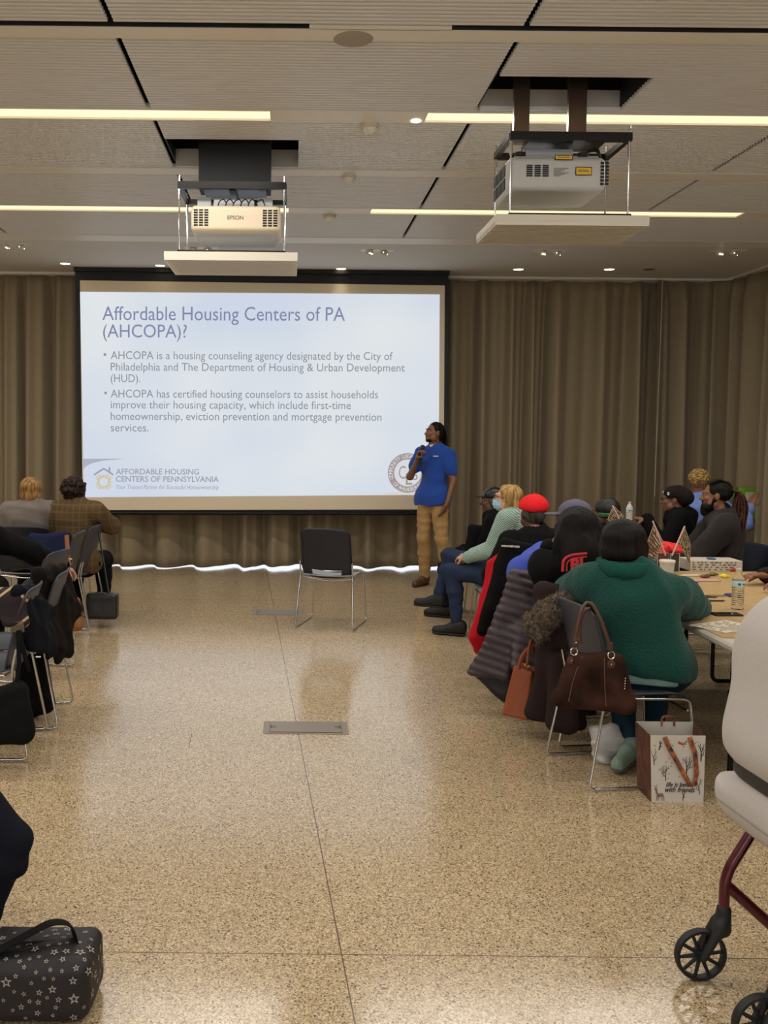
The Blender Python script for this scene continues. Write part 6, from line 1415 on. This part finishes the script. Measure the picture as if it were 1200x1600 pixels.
# tub, bottle, sweets, pens, phone, paper, scissors
p = on(1042, 897); t = thing('paper_tub', 'white round tub on the table behind the green fleece', 'tub', tuple(p))
MB().lathe([(.001, 0), (.042, 0), (.05, .085), (.001, .085)]).build('tub', white, t, smooth=True); MB().lathe([(.053, .08), (.054, .092), (.05, .097), (.001, .097)]).build('lid', mat('lid_white', (220, 214, 204), .5), t, smooth=True)
p = on(1152, 952)
clear = bpy.data.materials.new('clear_plastic'); clear.use_nodes = True; cb = clear.node_tree.nodes['Principled BSDF']; cb.inputs['Transmission Weight'].default_value = 1; cb.inputs['Roughness'].default_value = .03; cb.inputs['IOR'].default_value = 1.2; cb.inputs['Base Color'].default_value = (.93, .95, .95, 1)
def bottle(p, s, label, clr=clear, h=1.0):
    t = thing('water_bottle', label, 'bottle', tuple(p)); pr = [(.001, .002), (.030, .002), (.033, .01)]
    for i in range(9): pr += [(.033, .02+i*.011), (.0305, .0255+i*.011)]
    pr += [(.0335, .125), (.0335, .165), (.030, .18), (.016, .205), (.0125, .212), (.0125, .222)]
    MB().lathe([(r*s, z*s*h) for r, z in pr], cap=True).build('body', clr, t, smooth=True)
    MB().lathe([(.0342*s, .128*s*h), (.0345*s, .129*s*h), (.0345*s, .162*s*h), (.0342*s, .163*s*h)], cap=False).build('label_band', [mat('bottle_label', (196, 214, 206), .5)], t, smooth=True)
    MB().box((-.008*s, -.0335*s, .146*s*h), (.008*s, .002, .006*s)).box((.014*s, -.031*s, .146*s*h), (.008*s, .002, .004*s)).build('label_print', mat('teal_ink', (40, 110, 120), .5), t)
    MB().lathe([(.014*s, .214*s*h), (.0145*s, .216*s*h), (.0145*s, .232*s*h), (.001, .233*s*h)]).build('bottle_cap', white, t, smooth=True)
    return t
bottle(p, .98, 'clear plastic water bottle with pale label standing on the brown paper')
pb = hat9.t; hb_ = at(983, 812, 8.15)
bottle((hb_.x, hb_.y, at(983, 820, 8.15).z), .85, 'small white-labelled bottle held up by the woman in the slouchy hat', mat('bottle_white', (206, 198, 188), .4))
g = random.Random(2); cols = [('sweet_yellow', (232, 206, 40)), ('sweet_olive', (110, 96, 50)), ('sweet_purple', (120, 80, 84)), ('sweet_red', (176, 50, 50))]
for i, (px, py, k_, lb) in enumerate([(1133, 903, 0, 'yellow wrapped sweet right of centre on the table'), (1113, 900, 1, 'olive wrapped sweet in front of the printed box'), (1101, 903, 2, 'mauve wrapped sweet left of the olive one'), (1066, 905, 0, 'yellow sweet beside the white tub'), (1144, 893, 3, 'red wrapped sweet behind the bottle cap')]):
    p = on(px, py); b = SDF(.004, .01); b.ell((p.x, p.y, ZT+.014), (.024, .018, .014)); b.cap((p.x-.034, p.y, ZT+.012), (p.x+.034, p.y, ZT+.012), .006); b.disp = folds(.003, 90, i); tag(b.mesh('wrapped_sweet', mat(*cols[k_], .25), world=True), lb, 'sweet')
for px, py, w, d_, rz, mm, lb in [(1100, 908, .10, .03, .1, ('pink_card', (206, 160, 150)), 'pink card lying in front of the printed box'), (1080, 900, .055, .02, .05, ('white_card', (216, 206, 190)), 'small white folded card beside the tub'), (1074, 914, .06, .02, -.1, ('black_beads', (30, 26, 24)), 'dark beaded item lying near the tub')]:
    p = on(px, py); q = MB().box((0, 0, 0), (w, d_, .004 if 'card' in mm[0] else .010), R=rotm(rz), bev=.002); tag(q.build('card', mat(*mm, .5), loc=(p.x, p.y, ZT+(.005 if 'card' in mm[0] else .011))), lb, 'card')
p = on(1135, 961); t = thing('phone', 'black phone lying by the water bottle', 'phone', (p.x-.0, p.y, ZT)); MB().box((0, 0, .005), (.075, .038, .0045), R=rotm(.05), bev=.003).build('body', black, t); MB().box((0, 0, .0098), (.07, .034, .0004), R=rotm(.05)).build('screen', mat('dark_glass', (20, 20, 24), .1), t)
p = on(1130, 980); t = thing('paper_sheet', 'printed paper sheet overhanging the table edge by the sweatshirt', 'paper', (p.x, p.y, ZT+.001), .5)
MB().box((.02, 0, .001), (.14, .105, .0008)).build('sheet', mat('paper', (214, 202, 182), .7), t); b = MB()
for r in range(9):
    for k_ in range(8):
        if g.random() < .8: b.box((-.095+k_*.03, -.08+r*.02, .0022), (.012, .004, .0002))
b.build('print', mat('newsprint_ink', (110, 96, 84), .7), t)
for px, py, rz, lb in [(1100, 934, .0, 'silver pen lying across the brown paper'), (1112, 940, .05, 'second pen in front of the silver one')]:
    p = on(px, py); t = thing('pen', lb, 'pen', (p.x, p.y, ZT+.005), rz); MB().tube([(-.08, 0, 0), (.07, 0, 0)], .0045, 8).build('barrel', mat('pen_grey', (70, 66, 64), .3, .6), t, smooth=True); MB().tube([(.07, 0, 0), (.082, 0, 0)], [.0045, .0015], 8).build('tip', chrome, t, smooth=True)
p = on(1136, 932); t = thing('scissors', 'blue-handled scissors lying left of the water bottle', 'scissors', (p.x, p.y, ZT+.004), .1)
MB().box((-.075, 0, 0), (.065, .006, .0015), R=rotm(.06)).box((-.075, 0, .003), (.065, .006, .0015), R=rotm(-.06)).build('blades', chrome, t)
for s_ in (-1, 1): MB().tube([(.03+.028*math.cos(a), s_*.022+.018*math.sin(a), .004) for a in np.linspace(0, 2*PI, 14)[:-1]], .006, 8, closed=True).build('handle', mat('blue_handle', (30, 44, 120), .4), t, smooth=True)

# ------------------------------------------------------------------ rollator
mar = mat('maroon_metal', (86, 26, 36), .3, .5, coat=.5); rub = mat('rubber_black', (20, 20, 21), .6)
pA = gz(1093, 1531); pB = gz(1186, 1643)
t = thing('rollator', 'maroon framed rollator with black spoked wheels at the lower right', 'rollator', (pA.x+.2, (pA.y+pB.y)/2, 0))
def wheel(c, r, rz):
    R_ = rotm(rz) @ rotm(0, PI/2, 0); 
    q = bpy.data.objects.new('wheel', None); b = MB()
    b.lathe([(r*.86, -.012), (r*.97, -.013), (r, -.006), (r, .006), (r*.97, .013), (r*.86, .012), (r*.84, 0), (r*.86, -.012)], c=c, R=R_, n=48, cap=False)
    o = b.build('wheel', rub, t, world=True, smooth=True)
    b = MB(); b.lathe([(.001, -.016), (.016, -.016), (.016, .016), (.001, .016)], c=c, R=R_, n=20)
    for k_ in range(10):
        a = k_*PI/5+.1; d = R_ @ Vector((math.cos(a), math.sin(a), 0)); n_ = R_ @ Vector((0, 0, 1)); b.tube([Vector(c)+d*.012, Vector(c)+d*r*.87], [.006, .0045], 6, flat=(.8, 1.2, *n_))
    h = b.build('spokes', rub, None, world=True, smooth=True); h.parent = o; h.location = Vector(h.location)-t.location
    return o
for pc_, rz in ((pA, 0.05), (pB, .12)):
    r = .081; c_ = Vector((pc_.x, pc_.y, r+.001)); wheel(c_, r, rz)
    top = Vector((pc_.x+.068, pc_.y, .225))
    b = SDF(.006, .02)
    for sy in (-.024, .024): b.cap(c_+Vector((0, sy, 0)), top+Vector((-.015, sy*.8, -.045)), .012, .016)
    b.cap(top+Vector((-.003, 0, -.06)), top+Vector((0, 0, .0)), .027, .022); b.mesh('fork', rub, t, world=True)
    MB().tube([c_+Vector((0, -.03, 0)), c_+Vector((0, .03, 0))], .006, 10).build('axle', chrome, t, world=True)
    MB().tube([top, top+Vector((0, 0, .02))], .012, 12).build('stem', chrome, t, world=True)
    jn = top+Vector((.0, 0, .07))
    MB().tube([top+Vector((0, 0, .012)), jn+Vector((0, 0, .04)), jn+Vector((.115, 0, .24)), jn+Vector((.14, 0, .50))], .0165, 14, fillet=.07).build('front_tube', mar, t, world=True, smooth=True)
    MB().tube([jn+Vector((.005, 0, .01)), jn+Vector((.24, -.0, -.20)), jn+Vector((.38, 0, -.22))], .015, 12, fillet=.05, flat=(1.15, .9, 0, 0, 1)).build('lower_tube', mar, t, world=True, smooth=True)
    MB().tube([jn+Vector((.10, 0, .16)), jn+Vector((.42, 0, .16))], .012, 10).build('side_rail', black, t, world=True, smooth=True)
    r2 = .081; c2 = Vector((pc_.x+.46, pc_.y, r2+.001)); wheel(c2, r2, 0)
    MB().tube([c2+Vector((0, .03, 0)), c2+Vector((-.03, .03, .12)), c2+Vector((-.05, 0, .85)), c2+Vector((.03, 0, .90))], .015, 10, fillet=.05).build('rear_tube', mar, t, world=True, smooth=True)
ys = sorted((pA.y, pB.y)); jx = pA.x+.19
MB().span((jx-.02, ys[0]-.0, .50), (jx+.34, ys[1], .53), bev=.01).build('seat', blkn, t, world=True)
b = MB(); 
pp = girdle(.675, .006, a0=-.75, a1=PI+.75, n=34)
b.tube(pp, .028, 10, flat=(1, .3, 0, 0, 1)); b.build('back_strap', mat('strap_grey', (46, 42, 40), .6), t, world=True, smooth=True)
pn = thing('under_seat_bag', 'black bag hanging under the rollator seat', 'bag', (jx+.17, (ys[0]+ys[1])/2, .2))
bag_sdf('body', [(jx+.05, ys[0]+.04, .46), (jx+.05, ys[1]-.04, .46), (jx+.08, ys[1]-.06, .24), (jx+.08, ys[0]+.06, .24)], .03, blkn, pn)
